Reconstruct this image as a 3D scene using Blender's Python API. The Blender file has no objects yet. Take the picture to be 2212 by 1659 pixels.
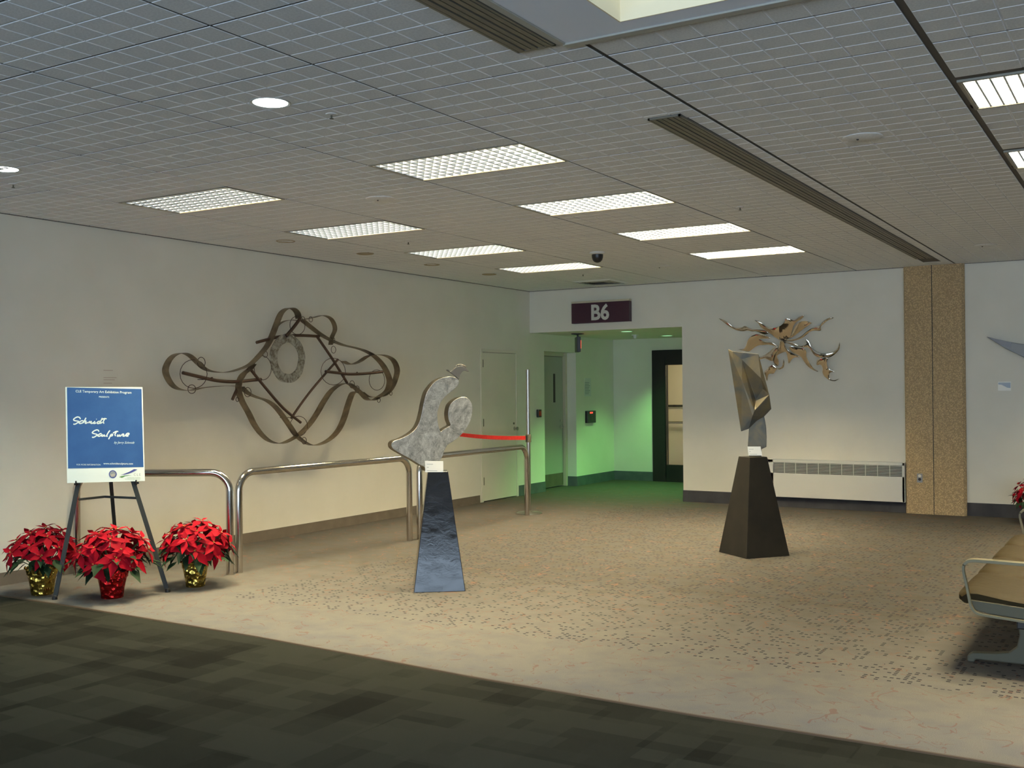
import bpy, bmesh, math, random
from mathutils import Vector, Matrix
random.seed(7)
COL = bpy.context.scene.collection
SC = bpy.context.scene

# ------------------------------------------------------------------ camera
FPX = 2301.7; IW, IH = 2212, 1659
CAMZ = 1.5546
yaw, pitch, roll = -0.54586, 0.00626, -0.00853
fw = Vector((math.sin(yaw)*math.cos(pitch), math.cos(yaw)*math.cos(pitch), math.sin(pitch)))
rt = Vector((math.cos(yaw), -math.sin(yaw), 0)); up = rt.cross(fw)
RT = rt*math.cos(roll)+up*math.sin(roll); UP = -rt*math.sin(roll)+up*math.cos(roll)
cam_d = bpy.data.cameras.new('camera'); cam = bpy.data.objects.new('camera', cam_d); COL.objects.link(cam)
cam.matrix_world = Matrix(((RT.x, UP.x, -fw.x, 0), (RT.y, UP.y, -fw.y, 0), (RT.z, UP.z, -fw.z, CAMZ), (0, 0, 0, 1)))
cam_d.sensor_fit = 'HORIZONTAL'; cam_d.sensor_width = 36; cam_d.lens = FPX/IW*36
cam_d.clip_start = 0.05
SC.camera = cam

# ------------------------------------------------------------------ world, lights, exposure
SC.view_settings.view_transform = 'Standard'; SC.view_settings.look = 'None'
SC.view_settings.exposure = 0.0; SC.view_settings.gamma = 1; SC.view_settings.use_curve_mapping = False
SC.cycles.use_denoising = True
SC.cycles.max_bounces = 8; SC.cycles.diffuse_bounces = 5; SC.cycles.glossy_bounces = 4
SC.cycles.transmission_bounces = 6; SC.cycles.transparent_max_bounces = 8
SC.cycles.sample_clamp_indirect = 6.0
w = bpy.data.worlds.new('sky'); SC.world = w; w.use_nodes = True
bg = w.node_tree.nodes['Background']
bg.inputs['Color'].default_value = (0.62, 0.80, 1.0, 1); bg.inputs['Strength'].default_value = 10.0   # overcast day
WARM = (1.0, 0.82, 0.47)
TROFFER_W, DIM_W = 370.0, 370.0
GREEN = (0.30, 1.0, 0.26)

# key dimensions
H = 3.043; XL = -8.086; YB = 13.842; AZ = 2.42

def area(name, loc, sx, sy, power, color, parent=None, rot=(0, 0, 0), spread=None, portal=False):
    d = bpy.data.lights.new(name, 'AREA'); d.shape = 'RECTANGLE'; d.size = sx; d.size_y = sy
    d.energy = power; d.color = color
    if spread: d.spread = math.radians(spread)
    if portal: d.cycles.is_portal = True
    o = bpy.data.objects.new(name, d); COL.objects.link(o); o.location = loc; o.rotation_euler = rot
    if parent: o.parent = parent
    return o
# sky seen through the window wall behind the camera and the roof light: portals guide its sampling
area('window_portal', (2.0, -4.98, 1.25), 14.0, 1.95, 1, (1, 1, 1), rot=(math.radians(90), 0, 0), portal=True)
area('skylight_portal', (0.33, 0.45, 5.28), 4.3, 6.9, 1, (1, 1, 1), portal=True)

# ------------------------------------------------------------------ helpers
WORLD0 = {}
def w0(o):
    return WORLD0.get(o.name, Vector((0, 0, 0))) if o else Vector((0, 0, 0))
class MB:
    def __init__(s): s.v = []; s.f = []; s.m = []
    def add(s, vs, fs, mi=0):
        b = len(s.v); s.v += [tuple(v) for v in vs]; s.f += [tuple(i+b for i in f) for f in fs]; s.m += [mi]*len(fs); return s
    def box(s, a, b, mi=0):
        x0, y0, z0 = [min(a[i], b[i]) for i in range(3)]; x1, y1, z1 = [max(a[i], b[i]) for i in range(3)]
        return s.add([(x0,y0,z0),(x1,y0,z0),(x1,y1,z0),(x0,y1,z0),(x0,y0,z1),(x1,y0,z1),(x1,y1,z1),(x0,y1,z1)],
              [(3,2,1,0),(4,5,6,7),(0,1,5,4),(1,2,6,5),(2,3,7,6),(3,0,4,7)], mi)
    def obox(s, c, ax, ay, az, mi=0):   # oriented box, half-axis vectors
        c = Vector(c); ax = Vector(ax); ay = Vector(ay); az = Vector(az)
        vs = [c+ax*i+ay*j+az*k for k in (-1, 1) for (i, j) in ((-1,-1),(1,-1),(1,1),(-1,1))]
        return s.add(vs, [(3,2,1,0),(4,5,6,7),(0,1,5,4),(1,2,6,5),(2,3,7,6),(3,0,4,7)], mi)
    def quad(s, a, b, c, d, mi=0): return s.add([a, b, c, d], [(0, 1, 2, 3)], mi)
    def tube(s, pts, r, n=10, closed=False, caps=True, mi=0):
        pts = [Vector(p) for p in pts]; N = len(pts)
        rs = r if isinstance(r, (list, tuple)) else [r]*N
        def tan(i):
            a = pts[(i-1) % N] if (closed or i > 0) else pts[i]; b = pts[(i+1) % N] if (closed or i < N-1) else pts[i]
            return (b-a).normalized()
        t = tan(0); ref = Vector((0, 0, 1)) if abs(t.z) < .9 else Vector((1, 0, 0))
        u = t.cross(ref).normalized(); vs = []
        for i in range(N):
            t = tan(i); u = (u-t*u.dot(t))
            u = u.normalized() if u.length > 1e-6 else t.orthogonal().normalized()
            w_ = t.cross(u)
            for k in range(n):
                a = 2*math.pi*k/n; vs.append(pts[i]+(u*math.cos(a)+w_*math.sin(a))*rs[i])
        fs = []
        for i in range(N if closed else N-1):
            j = (i+1) % N
            for k in range(n): fs.append((i*n+k, i*n+(k+1) % n, j*n+(k+1) % n, j*n+k))
        if caps and not closed:
            fs.append(tuple(range(n-1, -1, -1))); fs.append(tuple((N-1)*n+k for k in range(n)))
        return s.add(vs, fs, mi)
    def lathe(s, c, prof, n=24, ax=Vector((0, 0, 1)), mi=0, cap=True):   # prof: (r, h)
        c = Vector(c); ax = Vector(ax).normalized(); u = ax.orthogonal().normalized(); v = ax.cross(u)
        if abs(ax.z) > .99: u = Vector((1, 0, 0)); v = ax.cross(u)
        vs = []; fs = []
        for r, h in prof:
            for k in range(n):
                a = 2*math.pi*k/n; vs.append(c+ax*h+(u*math.cos(a)+v*math.sin(a))*r)
        for i in range(len(prof)-1):
            for k in range(n): fs.append((i*n+k, i*n+(k+1) % n, (i+1)*n+(k+1) % n, (i+1)*n+k))
        if cap:
            fs.append(tuple(range(n-1, -1, -1))); fs.append(tuple((len(prof)-1)*n+k for k in range(n)))
        return s.add(vs, fs, mi)
    def prism(s, outline, o, u, v, nrm, t0, t1, mi=0, side=None):   # outline in metres in the (u,v) plane at o, thick t0..t1 along nrm
        o = Vector(o); n = len(outline)
        A = [o+u*a+v*b+nrm*t1 for a, b in outline]; B = [o+u*a+v*b+nrm*t0 for a, b in outline]
        s.add(A+B, [tuple(range(n)), tuple(range(2*n-1, n-1, -1))], mi)
        s.add(A+B, [(i, i+n, (i+1) % n+n, (i+1) % n) for i in range(n)], mi if side is None else side)
        return s
    def build(s, name, mats, parent=None, smooth=False, bevel=0, seg=2, label=None, recalc=True):
        me = bpy.data.meshes.new(name); off = w0(parent)
        me.from_pydata([(v[0]-off.x, v[1]-off.y, v[2]-off.z) for v in s.v], [], s.f)
        mats = mats if isinstance(mats, (list, tuple)) else [mats]
        for m in mats: me.materials.append(m)
        for p, mi in zip(me.polygons, s.m): p.material_index = mi
        if recalc:
            bm = bmesh.new(); bm.from_mesh(me); bmesh.ops.remove_doubles(bm, verts=bm.verts, dist=1e-5)
            bmesh.ops.recalc_face_normals(bm, faces=bm.faces); bm.to_mesh(me); bm.free()
        if smooth:
            for p in me.polygons: p.use_smooth = True
            if smooth != 'all': me.set_sharp_from_angle(angle=math.radians(40))
        me.update()
        o = bpy.data.objects.new(name, me); COL.objects.link(o)
        if parent: o.parent = parent; WORLD0[o.name] = off.copy()
        if bevel:
            b = o.modifiers.new('bevel', 'BEVEL'); b.width = bevel; b.segments = seg; b.limit_method = 'ANGLE'; b.angle_limit = math.radians(35)
        if label: o['label'] = label
        return o
def tag(o, label, cat, group=None):
    o['label'] = label; o['category'] = cat
    if group: o['group'] = group
    return o
def thing(name, loc, label, cat, group=None):
    o = bpy.data.objects.new(name, None); COL.objects.link(o); o.location = loc; o.empty_display_size = .05
    WORLD0[o.name] = Vector(loc); return tag(o, label, cat, group)
def struct(o): o['kind'] = 'structure'; return o
def stuff(o): o['kind'] = 'stuff'; return o
def copy_part(src, parent, name=None):
    c = src.copy(); COL.objects.link(c); c.parent = parent; return c
def copy_tree(src, loc, label=None):
    r = src.copy(); COL.objects.link(r); r.location = loc
    if label: r['label'] = label
    WORLD0[r.name] = Vector(loc)
    for ch in src.children:
        c = ch.copy(); COL.objects.link(c); c.parent = r
        for g in ch.children:
            d = g.copy(); COL.objects.link(d); d.parent = c
    return r
def spline(pts, k=6, closed=False):
    P = [Vector(p) for p in pts]; n = len(P); out = []
    rng = range(n) if closed else range(n-1)
    for i in rng:
        if closed: a, b, c, d = P[(i-1) % n], P[i], P[(i+1) % n], P[(i+2) % n]
        else: a, b, c, d = P[max(i-1, 0)], P[i], P[i+1], P[min(i+2, n-1)]
        for j in range(k):
            t = j/k
            out.append(.5*((2*b)+(c-a)*t+(2*a-5*b+4*c-d)*t*t+(3*b-3*c+d-a)*t**3))
    if not closed: out.append(P[-1])
    return out
def ray(px, py): return fw+RT*((px-IW/2)/FPX)-UP*((py-IH/2)/FPX)
class Pl:
    """a real plane in the room; reads measured photograph points as metres (u, v) on that plane"""
    def __init__(s, o, n, upv=Vector((0, 0, 1))):
        s.o = Vector(o); s.n = Vector(n).normalized(); s.v = (upv-s.n*upv.dot(s.n)).normalized(); s.u = s.v.cross(s.n)
    def w(s, px, py, off=0.0):
        d = ray(px, py); c = Vector((0, 0, CAMZ)); t = (s.o+s.n*off-c).dot(s.n)/d.dot(s.n); return c+d*t
    def uv(s, px, py):
        p = s.w(px, py)-s.o; return Vector((p.dot(s.u), p.dot(s.v)))
    def at(s, u, v, off=0.0): return s.o+s.u*u+s.v*v+s.n*off
def Z(pts, ox, oy, k): return [(ox+a/k, oy+b/k) for a, b in pts]

def mat(name, col, rough=.6, metal=0., spec=.5, emit=None, estr=0., coat=0.):
    m = bpy.data.materials.new(name); m.use_nodes = True; b = m.node_tree.nodes['Principled BSDF']
    b.inputs['Base Color'].default_value = (*col, 1); b.inputs['Roughness'].default_value = rough
    b.inputs['Metallic'].default_value = metal; b.inputs['Specular IOR Level'].default_value = spec
    b.inputs['Coat Weight'].default_value = coat
    if emit: b.inputs['Emission Color'].default_value = (*emit, 1); b.inputs['Emission Strength'].default_value = estr
    return m
class NT:
    def __init__(s, m): s.t = m.node_tree; s.b = s.t.nodes['Principled BSDF']
    def n(s, typ, **kw):
        o = s.t.nodes.new(typ)
        for k, v in kw.items(): setattr(o, k, v)
        return o
    def l(s, a, b): s.t.links.new(a, b)
    def val(s, sock, x):
        if hasattr(x, 'links'): s.l(x, sock)
        else: sock.default_value = x
    def math(s, op, a, b=0.0, c=None):
        o = s.n('ShaderNodeMath', operation=op); s.val(o.inputs[0], a); s.val(o.inputs[1], b)
        if c is not None: s.val(o.inputs[2], c)
        return o.outputs[0]
    def mix(s, f, a, b, mode='MIX'):
        o = s.n('ShaderNodeMix', data_type='RGBA', blend_type=mode)
        s.val(o.inputs[0], f)
        for i, x in ((6, a), (7, b)):
            if hasattr(x, 'links'): s.l(x, o.inputs[i])
            else: o.inputs[i].default_value = (*x, 1)
        return o.outputs[2]
    def noise(s, vec, scale, detail=3, rough=.5, dist=0.):
        o = s.n('ShaderNodeTexNoise'); s.l(vec, o.inputs['Vector']); o.inputs['Scale'].default_value = scale
        o.inputs['Detail'].default_value = detail; o.inputs['Roughness'].default_value = rough; o.inputs['Distortion'].default_value = dist
        return o.outputs[0]
    def coord(s): return s.n('ShaderNodeTexCoord').outputs['Object']
    def remap(s, x, a, b, c=0., d=1.):
        o = s.n('ShaderNodeMapRange'); s.l(x, o.inputs[0])
        for i, v in enumerate((a, b, c, d)): o.inputs[i+1].default_value = v
        return o.outputs[0]
    def bump(s, h, strength=.3, dist=.01):
        o = s.n('ShaderNodeBump'); s.l(h, o.inputs['Height']); o.inputs['Strength'].default_value = strength; o.inputs['Distance'].default_value = dist
        s.l(o.outputs[0], s.b.inputs['Normal'])
    def base(s, c): s.l(c, s.b.inputs['Base Color'])
def vary(m, c1, c2, scale, bump=0., bdist=.003, detail=4):
    t = NT(m); n = t.noise(t.coord(), scale, detail); t.base(t.mix(t.remap(n, .35, .65), c1, c2))
    if bump: t.bump(n, bump, bdist)
    return m

# materials -----------------------------------------------------------
M = {}
M['wall'] = vary(mat('wall_paint', (.74, .71, .62), .65), (.74, .71, .615), (.77, .74, .65), 2.5, 0)
t = NT(M['wall']); t.bump(t.noise(t.coord(), 260, 2), .12, .001)
M['white'] = mat('white_enamel', (.72, .72, .70), .45)
M['heater'] = mat('heater_enamel', (.66, .655, .62), .4)
M['doorpaint'] = vary(mat('door_paint', (.72, .68, .57), .45), (.70, .67, .56), (.74, .70, .59), 3)
M['greydoor'] = mat('grey_door_paint', (.38, .38, .34), .45)
M['beigeframe'] = mat('beige_frame_paint', (.55, .50, .38), .45)
M['tile_pad'] = mat('acoustic_tile', (.52, .52, .51), .9, spec=.1)
t = NT(M['tile_pad']); n = t.noise(t.coord(), 90, 3, .7); t.base(t.mix(t.remap(n, .4, .62), (.73, .735, .73), (.83, .835, .83))); t.bump(n, .25, .002)
M['tile_base'] = mat('acoustic_tile_kerf', (.86, .87, .89), .85, spec=.1)
M['tile_edge'] = mat('raw_tile_edge', (.20, .19, .17), .9, spec=.05)
M['tbar'] = mat('ceiling_tee_bar', (.11, .105, .095), .7)
M['metaltrim'] = mat('beige_ceiling_trim', (.42, .41, .36), .5)
M['soffit'] = mat('soffit_paint', (.86, .90, 1.0), .5)
M['cream'] = mat('cream_well_paint', (.92, .80, .56), .6)
M['slot'] = mat('linear_diffuser_metal', (.20, .185, .15), .5, .3)
M['slotdark'] = mat('diffuser_gap', (.03, .03, .03), .8)
M['basebrown'] = vary(mat('rubber_base_brown', (.16, .13, .10), .6, spec=.2), (.12, .10, .08), (.15, .125, .10), 6)
M['basedark'] = vary(mat('rubber_base_charcoal', (.055, .055, .06), .6, spec=.15), (.032, .032, .038), (.045, .045, .052), 6)
M['baseslate'] = vary(mat('rubber_base_slate', (.07, .09, .10), .5), (.06, .08, .09), (.085, .11, .12), 6)
M['chrome'] = mat('polished_tube', (.62, .58, .53), .13, 1.)
M['steel'] = mat('brushed_post', (.50, .48, .44), .3, 1.)
M['black'] = mat('black_plastic', (.015, .015, .016), .35)
M['blackframe'] = mat('black_door_frame', (.008, .008, .009), .4)
M['redbelt'] = vary(mat('red_belt', (.65, .02, .015), .7), (.60, .018, .015), (.72, .03, .02), 60)
M['tube'] = mat('fluorescent_tube', (.9, .9, .9), .4, emit=(.93, .96, 1), estr=7.)
M['louvre'] = mat('louvre_cross_blade', (.58, .66, .80), .36, .88)  # lamp reflections put into the colour: lighter and bluer than the long blades
M['louvre2'] = mat('louvre_long_blade', (.34, .34, .34), .14, 1.)  # same louvre metal coloured darker, for faces that catch little lamp light
M['housing'] = mat('troffer_reflector', (.85, .85, .83), .5)
M['trofframe'] = mat('troffer_frame', (.30, .28, .23), .5)
M['brown'] = mat('rusted_rod', (.085, .052, .038), .45, .6)
M['strap'] = vary(mat('patinated_steel_strap', (.22, .17, .11), .45, .8), (.13, .10, .065), (.30, .235, .15), 7)
M['galv'] = mat('galvanised_sheet', (.42, .40, .36), .4, .85)
t = NT(M['galv']); c = t.coord(); n = t.noise(c, 18, 5, .6, 1.2)
t.base(t.mix(t.remap(n, .4, .62), (.22, .19, .15), (.55, .54, .50)))
M['swirl'] = mat('ground_aluminium', (.45, .46, .47), .4, .75)
t = NT(M['swirl']); c = t.coord()
n = t.noise(c, 6, 4, .6, 2.6); n2 = t.noise(c, 26, 5, .65, 3.)
k = t.math('MULTIPLY_ADD', n2, .45, t.math('MULTIPLY', n, .55))
t.base(t.mix(t.remap(k, .38, .64), (.30, .31, .315), (.82, .83, .82)))
t.l(t.remap(n2, .3, .7, .28, .55), t.b.inputs['Roughness']); t.bump(n2, .25, .01)
M['swirlside'] = vary(mat('rolled_edge_metal', (.20, .17, .12), .3, .95), (.14, .115, .08), (.27, .225, .15), 5)
M['mirror'] = mat('mirror_steel', (.56, .50, .42), .06, 1.)
M['bronze'] = mat('folded_sheet', (.2, .19, .17), .5, .45)
t = NT(M['bronze']); c = t.coord(); n = t.noise(c, 4.5, 4, .55, .6)
t.base(t.mix(t.remap(n, .38, .62), (.062, .066, .064), (.135, .105, .055)))
t.l(t.remap(n, .3, .7, .5, .36), t.b.inputs['Roughness'])
M['bluegrey'] = mat('grey_spike_metal', (.22, .22, .22), .5, .7)
M['spikedark'] = mat('dark_spike_metal', (.10, .09, .085), .3, .9)
M['easel'] = mat('easel_metal', (.022, .026, .025), .5, 0, spec=.3)
M['poster'] = mat('poster_white', (.74, .80, .76), .45)
M['posterblue'] = vary(mat('poster_blue', (.028, .09, .27), .5, spec=.2), (.026, .086, .26), (.032, .10, .285), 8)
M['ink'] = mat('poster_print_white', (.72, .80, .80), .5)
M['inkblue'] = mat('logo_blue', (.05, .06, .25), .5)
M['inkgreen'] = mat('logo_green', (.09, .25, .06), .5)
M['inkgrey'] = mat('print_grey', (.22, .25, .27), .5)
M['inksand'] = mat('seal_sand', (.55, .45, .38), .5)
M['card'] = mat('label_card', (.92, .91, .86), .5)
M['cardshade'] = mat('card_picture_blue', (.42, .50, .60), .5)
M['sign'] = mat('sign_aubergine', (.045, .012, .03), .35)
M['signtext'] = mat('sign_lettering', (.60, .60, .56), .5)
M['exitred'] = mat('exit_glow', (.5, .05, .03), .5, emit=(1, .12, .05), estr=2.2)
M['led'] = mat('red_led', (.6, .03, .02), .4, emit=(1, .08, .05), estr=1.2)
M['redplate'] = mat('red_plate', (.45, .03, .02), .5)
M['greenlamp'] = mat('green_lamp_lens', (.6, .9, .6), .4, emit=(.45, 1, .5), estr=1.6)
M['lamplens'] = mat('downlight_lens', (.9, .9, .9), .4, emit=(.93, 1, .95), estr=8.0)
M['brass'] = mat('brass_reflector', (.35, .25, .11), .3, .9)
M['trimring'] = mat('downlight_trim', (.45, .45, .42), .5)
M['cast'] = mat('cast_aluminium', (.115, .11, .08), .65, .15, spec=.3)
M['castarm'] = mat('polished_arm', (.15, .14, .09), .45, .35)
M['vinyl'] = mat('black_vinyl', (.030, .022, .009), .6, spec=.08)
t = NT(M['vinyl']); t.bump(t.noise(t.coord(), 14, 3, .5, .4), .35, .01)
M['lam'] = mat('black_laminate', (.006, .006, .008), .12, spec=.36)
t = NT(M['lam']); c = t.coord()
mp = t.n('ShaderNodeMapping'); t.l(c, mp.inputs[0]); mp.inputs['Scale'].default_value = (1, 1, 1.4)
n = t.noise(mp.outputs[0], 9, 6, .72, .9); t.l(t.remap(n, .35, .7, .03, .10), t.b.inputs['Roughness']); t.bump(n, .16, .005)
M['matblack'] = vary(mat('matt_black_paint', (.012, .011, .010), .7, spec=.2), (.011, .010, .009), (.017, .015, .012), 5)
M['gold'] = mat('gold_foil', (.50, .36, .08), .22, 1.)
M['redfoil'] = mat('red_foil', (.42, .012, .012), .25, .9)
for k_ in ('gold', 'redfoil'):
    t = NT(M[k_]); c = t.coord(); v = t.n('ShaderNodeTexVoronoi', feature='F1'); v.inputs['Scale'].default_value = 24; t.l(c, v.inputs['Vector'])
    t.bump(v.outputs['Distance'], .9, .02)
M['soil'] = vary(mat('potting_soil', (.03, .02, .015), .9), (.02, .014, .01), (.05, .035, .02), 60, .5)
M['bract'] = mat('red_bract', (.5, .01, .018), .7, spec=.06)
t = NT(M['bract']); oi = t.n('ShaderNodeObjectInfo'); n = t.noise(t.coord(), 30, 3)
t.base(t.mix(t.math('MULTIPLY_ADD', n, .5, t.math('MULTIPLY', oi.outputs['Random'], .55)), (.17, .002, .008), (.37, .006, .018)))
t.b.inputs['Subsurface Weight'].default_value = 0.0
M['leaf'] = mat('green_leaf', (.018, .05, .018), .65, spec=.12)
t = NT(M['leaf']); oi = t.n('ShaderNodeObjectInfo'); t.base(t.mix(oi.outputs['Random'], (.006, .016, .008), (.018, .044, .018)))
M['stem'] = mat('green_stem', (.05, .08, .03), .6)
M['cyath'] = mat('yellow_flower_bud', (.35, .33, .04), .6)
M['outlet'] = mat('outlet_plate', (.30, .30, .30), .4, .5)
M['ivory'] = mat('ivory_plastic', (.75, .73, .66), .4)
M['paper'] = mat('notice_paper', (.68, .68, .66), .7)

# exposed aggregate column
m = mat('exposed_aggregate', (.3, .22, .13), .85); M['aggregate'] = m; t = NT(m); c = t.coord()
v = t.n('ShaderNodeTexVoronoi'); v.inputs['Scale'].default_value = 70; t.l(c, v.inputs['Vector'])
n = t.noise(c, 3.0, 3)
cc = t.mix(t.remap(v.outputs['Distance'], .1, .6), (.80, .60, .33), (.36, .26, .14))
sp = t.n('ShaderNodeSeparateColor'); t.l(v.outputs['Color'], sp.inputs[0])
cc = t.mix(t.math('MULTIPLY', sp.outputs[0], .45), cc, (.34, .25, .17)); cc = t.mix(t.math('MULTIPLY', n, .25), cc, (.66, .47, .22)); t.base(cc)
t.bump(v.outputs['Distance'], .6, .006)

# patterned light carpet
m = mat('patterned_carpet', (.4, .36, .3), .95, spec=.05); M['carpet'] = m; t = NT(m); c = t.coord()
sx = t.n('ShaderNodeSeparateXYZ'); t.l(c, sx.inputs[0]); X, Y = sx.outputs[0], sx.outputs[1]
fine = t.noise(c, 330, 2, .7); mid = t.noise(c, 5.5, 3, .55)
basec = t.mix(t.remap(fine, .36, .64), (.128, .121, .112), (.206, .198, .186))
basec = t.mix(t.remap(mid, .42, .66), basec, t.mix(.35, basec, (.115, .125, .15)))
# coral contour squiggles
sq = t.noise(c, 3.6, 2, .4, .5); a = t.math('ABSOLUTE', t.math('SUBTRACT', sq, .5)); line = t.math('LESS_THAN', a, .0075)
sq2 = t.noise(c, 9.0, 2, .4, .3); line = t.math('MULTIPLY', line, t.math('GREATER_THAN', sq2, .5))
sq3 = t.noise(c, 8.5, 2, .4, .6); b_ = t.math('LESS_THAN', t.math('ABSOLUTE', t.math('SUBTRACT', sq3, .42)), .010)
line = t.math('MAXIMUM', line, t.math('MULTIPLY', b_, t.math('GREATER_THAN', t.noise(c, 5, 1), .50)))
inner_falloff = t.mix(t.remap(fine, .36, .64), (.050, .049, .0475), (.080, .078, .0745)); inner_falloff = t.mix(t.remap(mid, .42, .66), inner_falloff, (.064, .058, .049))
basec = t.mix(t.remap(t.math('ADD', Y, t.math('MULTIPLY', mid, .5)), 5.3, 8.0), basec, inner_falloff)  # daylight fall-off painted into the carpet: darker and tanner away from the windows
basec = t.mix(t.math('MULTIPLY', line, .5), basec, (.150, .072, .050))
# little navy ticks inside the border
cell = .034
fx = t.math('FLOOR', t.math('DIVIDE', X, cell)); fy = t.math('FLOOR', t.math('DIVIDE', Y, cell))
cv = t.n('ShaderNodeCombineXYZ'); t.l(fx, cv.inputs[0]); t.l(fy, cv.inputs[1])
wn = t.n('ShaderNodeTexWhiteNoise'); t.l(cv.outputs[0], wn.inputs['Vector'])
st = t.noise(c, 7.0, 2, .5)
pres = t.math('GREATER_THAN', t.math('ADD', wn.outputs['Value'], t.math('MULTIPLY', st, .5)), 1.03)
ux = t.math('FRACT', t.math('DIVIDE', X, cell)); uy = t.math('FRACT', t.math('DIVIDE', Y, cell))
inm = t.math('MULTIPLY', t.math('LESS_THAN', t.math('ABSOLUTE', t.math('SUBTRACT', ux, .5)), .30), t.math('LESS_THAN', t.math('ABSOLUTE', t.math('SUBTRACT', uy, .5)), .26))
zone = t.math('MULTIPLY', t.math('GREATER_THAN', Y, 5.83), t.math('GREATER_THAN', X, -6.1)); zone = t.math('MULTIPLY', zone, t.math('LESS_THAN', Y, 13.0))
dots = t.math('MULTIPLY', t.math('MULTIPLY', pres, inm), zone)
basec = t.mix(t.math('MULTIPLY', dots, .9), basec, (.017, .019, .027)); t.base(basec); t.bump(fine, .5, .004)

# dark carpet tiles of broken rectangles
m = mat('dark_carpet', (.05, .05, .04), .95, spec=.05); M['darkcarpet'] = m; t = NT(m); c = t.coord()
def brick(scale, rot, wd, ht, off, shift):
    mp = t.n('ShaderNodeMapping'); t.l(c, mp.inputs[0]); mp.inputs['Rotation'].default_value = (0, 0, rot); mp.inputs['Location'].default_value = shift
    b = t.n('ShaderNodeTexBrick'); t.l(mp.outputs[0], b.inputs['Vector']); b.offset = off; b.offset_frequency = 3
    b.inputs['Color1'].default_value = (0, 0, 0, 1); b.inputs['Color2'].default_value = (1, 1, 1, 1); b.inputs['Mortar'].default_value = (.5, .5, .5, 1)
    b.inputs['Scale'].default_value = scale; b.inputs['Mortar Size'].default_value = 0; b.inputs['Brick Width'].default_value = wd; b.inputs['Row Height'].default_value = ht
    return b.outputs['Color']
b1 = brick(1, 0, .52, .15, .37, (0, 0, 0)); b2 = brick(1, math.pi/2, .61, .20, .41, (.2, .13, 0)); b3 = brick(1, 0, .34, .31, .5, (.1, .4, 0))
fine = t.noise(c, 420, 2, .8)
k = t.math('MULTIPLY_ADD', b1, .38, t.math('MULTIPLY_ADD', b2, .34, t.math('MULTIPLY', b3, .28)))
k = t.remap(k, .15, .62)
cc = t.mix(k, (.0125, .0125, .010), (.034, .035, .028)); cc = t.mix(t.remap(fine, .3, .7), t.mix(.45, cc, (.01, .01, .008)), cc)
t.base(cc); t.bump(fine, .6, .004)
M['threshold'] = mat('carpet_transition_strip', (.065, .045, .03), .6, spec=.2)

# clear glass that lets light through
m = bpy.data.materials.new('clear_glass'); m.use_nodes = True; nt = m.node_tree; nt.nodes.clear()
out = nt.nodes.new('ShaderNodeOutputMaterial'); mx = nt.nodes.new('ShaderNodeMixShader'); tr = nt.nodes.new('ShaderNodeBsdfTransparent'); gl = nt.nodes.new('ShaderNodeBsdfGlossy')
fr = nt.nodes.new('ShaderNodeFresnel'); fr.inputs[0].default_value = 1.45; gl.inputs['Roughness'].default_value = .02; tr.inputs[0].default_value = (.93, .95, .94, 1)
nt.links.new(fr.outputs[0], mx.inputs[0]); nt.links.new(tr.outputs[0], mx.inputs[1]); nt.links.new(gl.outputs[0], mx.inputs[2]); nt.links.new(mx.outputs[0], out.inputs[0]); M['glass'] = m
M['tintglass'] = m.copy(); M['tintglass'].name = 'tinted_glass'; M['tintglass'].node_tree.nodes[tr.name].inputs[0].default_value = (.64, .66, .68, 1)

def text(txt, size, pl, u, v, off, m, name='lettering', parent=None, shear=0., bold=0., align='CENTER', sx=1., ext=.0006, space=1.):
    cu = bpy.data.curves.new('t', 'FONT'); cu.body = txt; cu.size = size; cu.align_x = align; cu.shear = shear; cu.offset = bold; cu.extrude = ext
    cu.space_character = space; cu.resolution_u = 3
    ob = bpy.data.objects.new('t', cu); COL.objects.link(ob)
    dg = bpy.context.evaluated_depsgraph_get(); me = bpy.data.meshes.new_from_object(ob.evaluated_get(dg))
    bpy.data.objects.remove(ob)
    base = w0(parent)
    for vt in me.vertices:
        p = pl.at(u+vt.co.x*sx, v+vt.co.y, off+vt.co.z)-base; vt.co = p
    me.name = name; me.materials.clear(); me.materials.append(m)
    o = bpy.data.objects.new(name, me); COL.objects.link(o); o.parent = parent; return o

# ------------------------------------------------------------------ floor
edge = [(-8.3, 5.02), (-7.69, 4.995), (-6.8, 5.0), (-4.95, 4.955), (-4.1, 4.90), (-3.265, 4.835), (-1.9, 4.785), (-.5, 4.785), (2, 4.78), (9, 4.78)]
def yedge(x):
    for (a, b), (c_, d) in zip(edge, edge[1:]):
        if a <= x <= c_: return b+(d-b)*(x-a)/(c_-a)
    return 4.78
b = MB(); b.box((XL-.5, -5, -.12), (9.2, 19, -.012)); struct(b.build('floor', M['slotdark']))
xs = [XL-.3]+[e[0] for e in edge[1:]]
b = MB()
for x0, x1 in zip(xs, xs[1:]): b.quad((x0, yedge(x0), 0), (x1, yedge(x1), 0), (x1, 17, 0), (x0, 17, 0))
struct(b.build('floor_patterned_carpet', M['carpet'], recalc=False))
b = MB()
for x0, x1 in zip(xs, xs[1:]): b.quad((x0, -5, 0), (x1, -5, 0), (x1, yedge(x1), 0), (x0, yedge(x0), 0))
struct(b.build('floor_dark_carpet', M['darkcarpet'], recalc=False))
b = MB()
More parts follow.
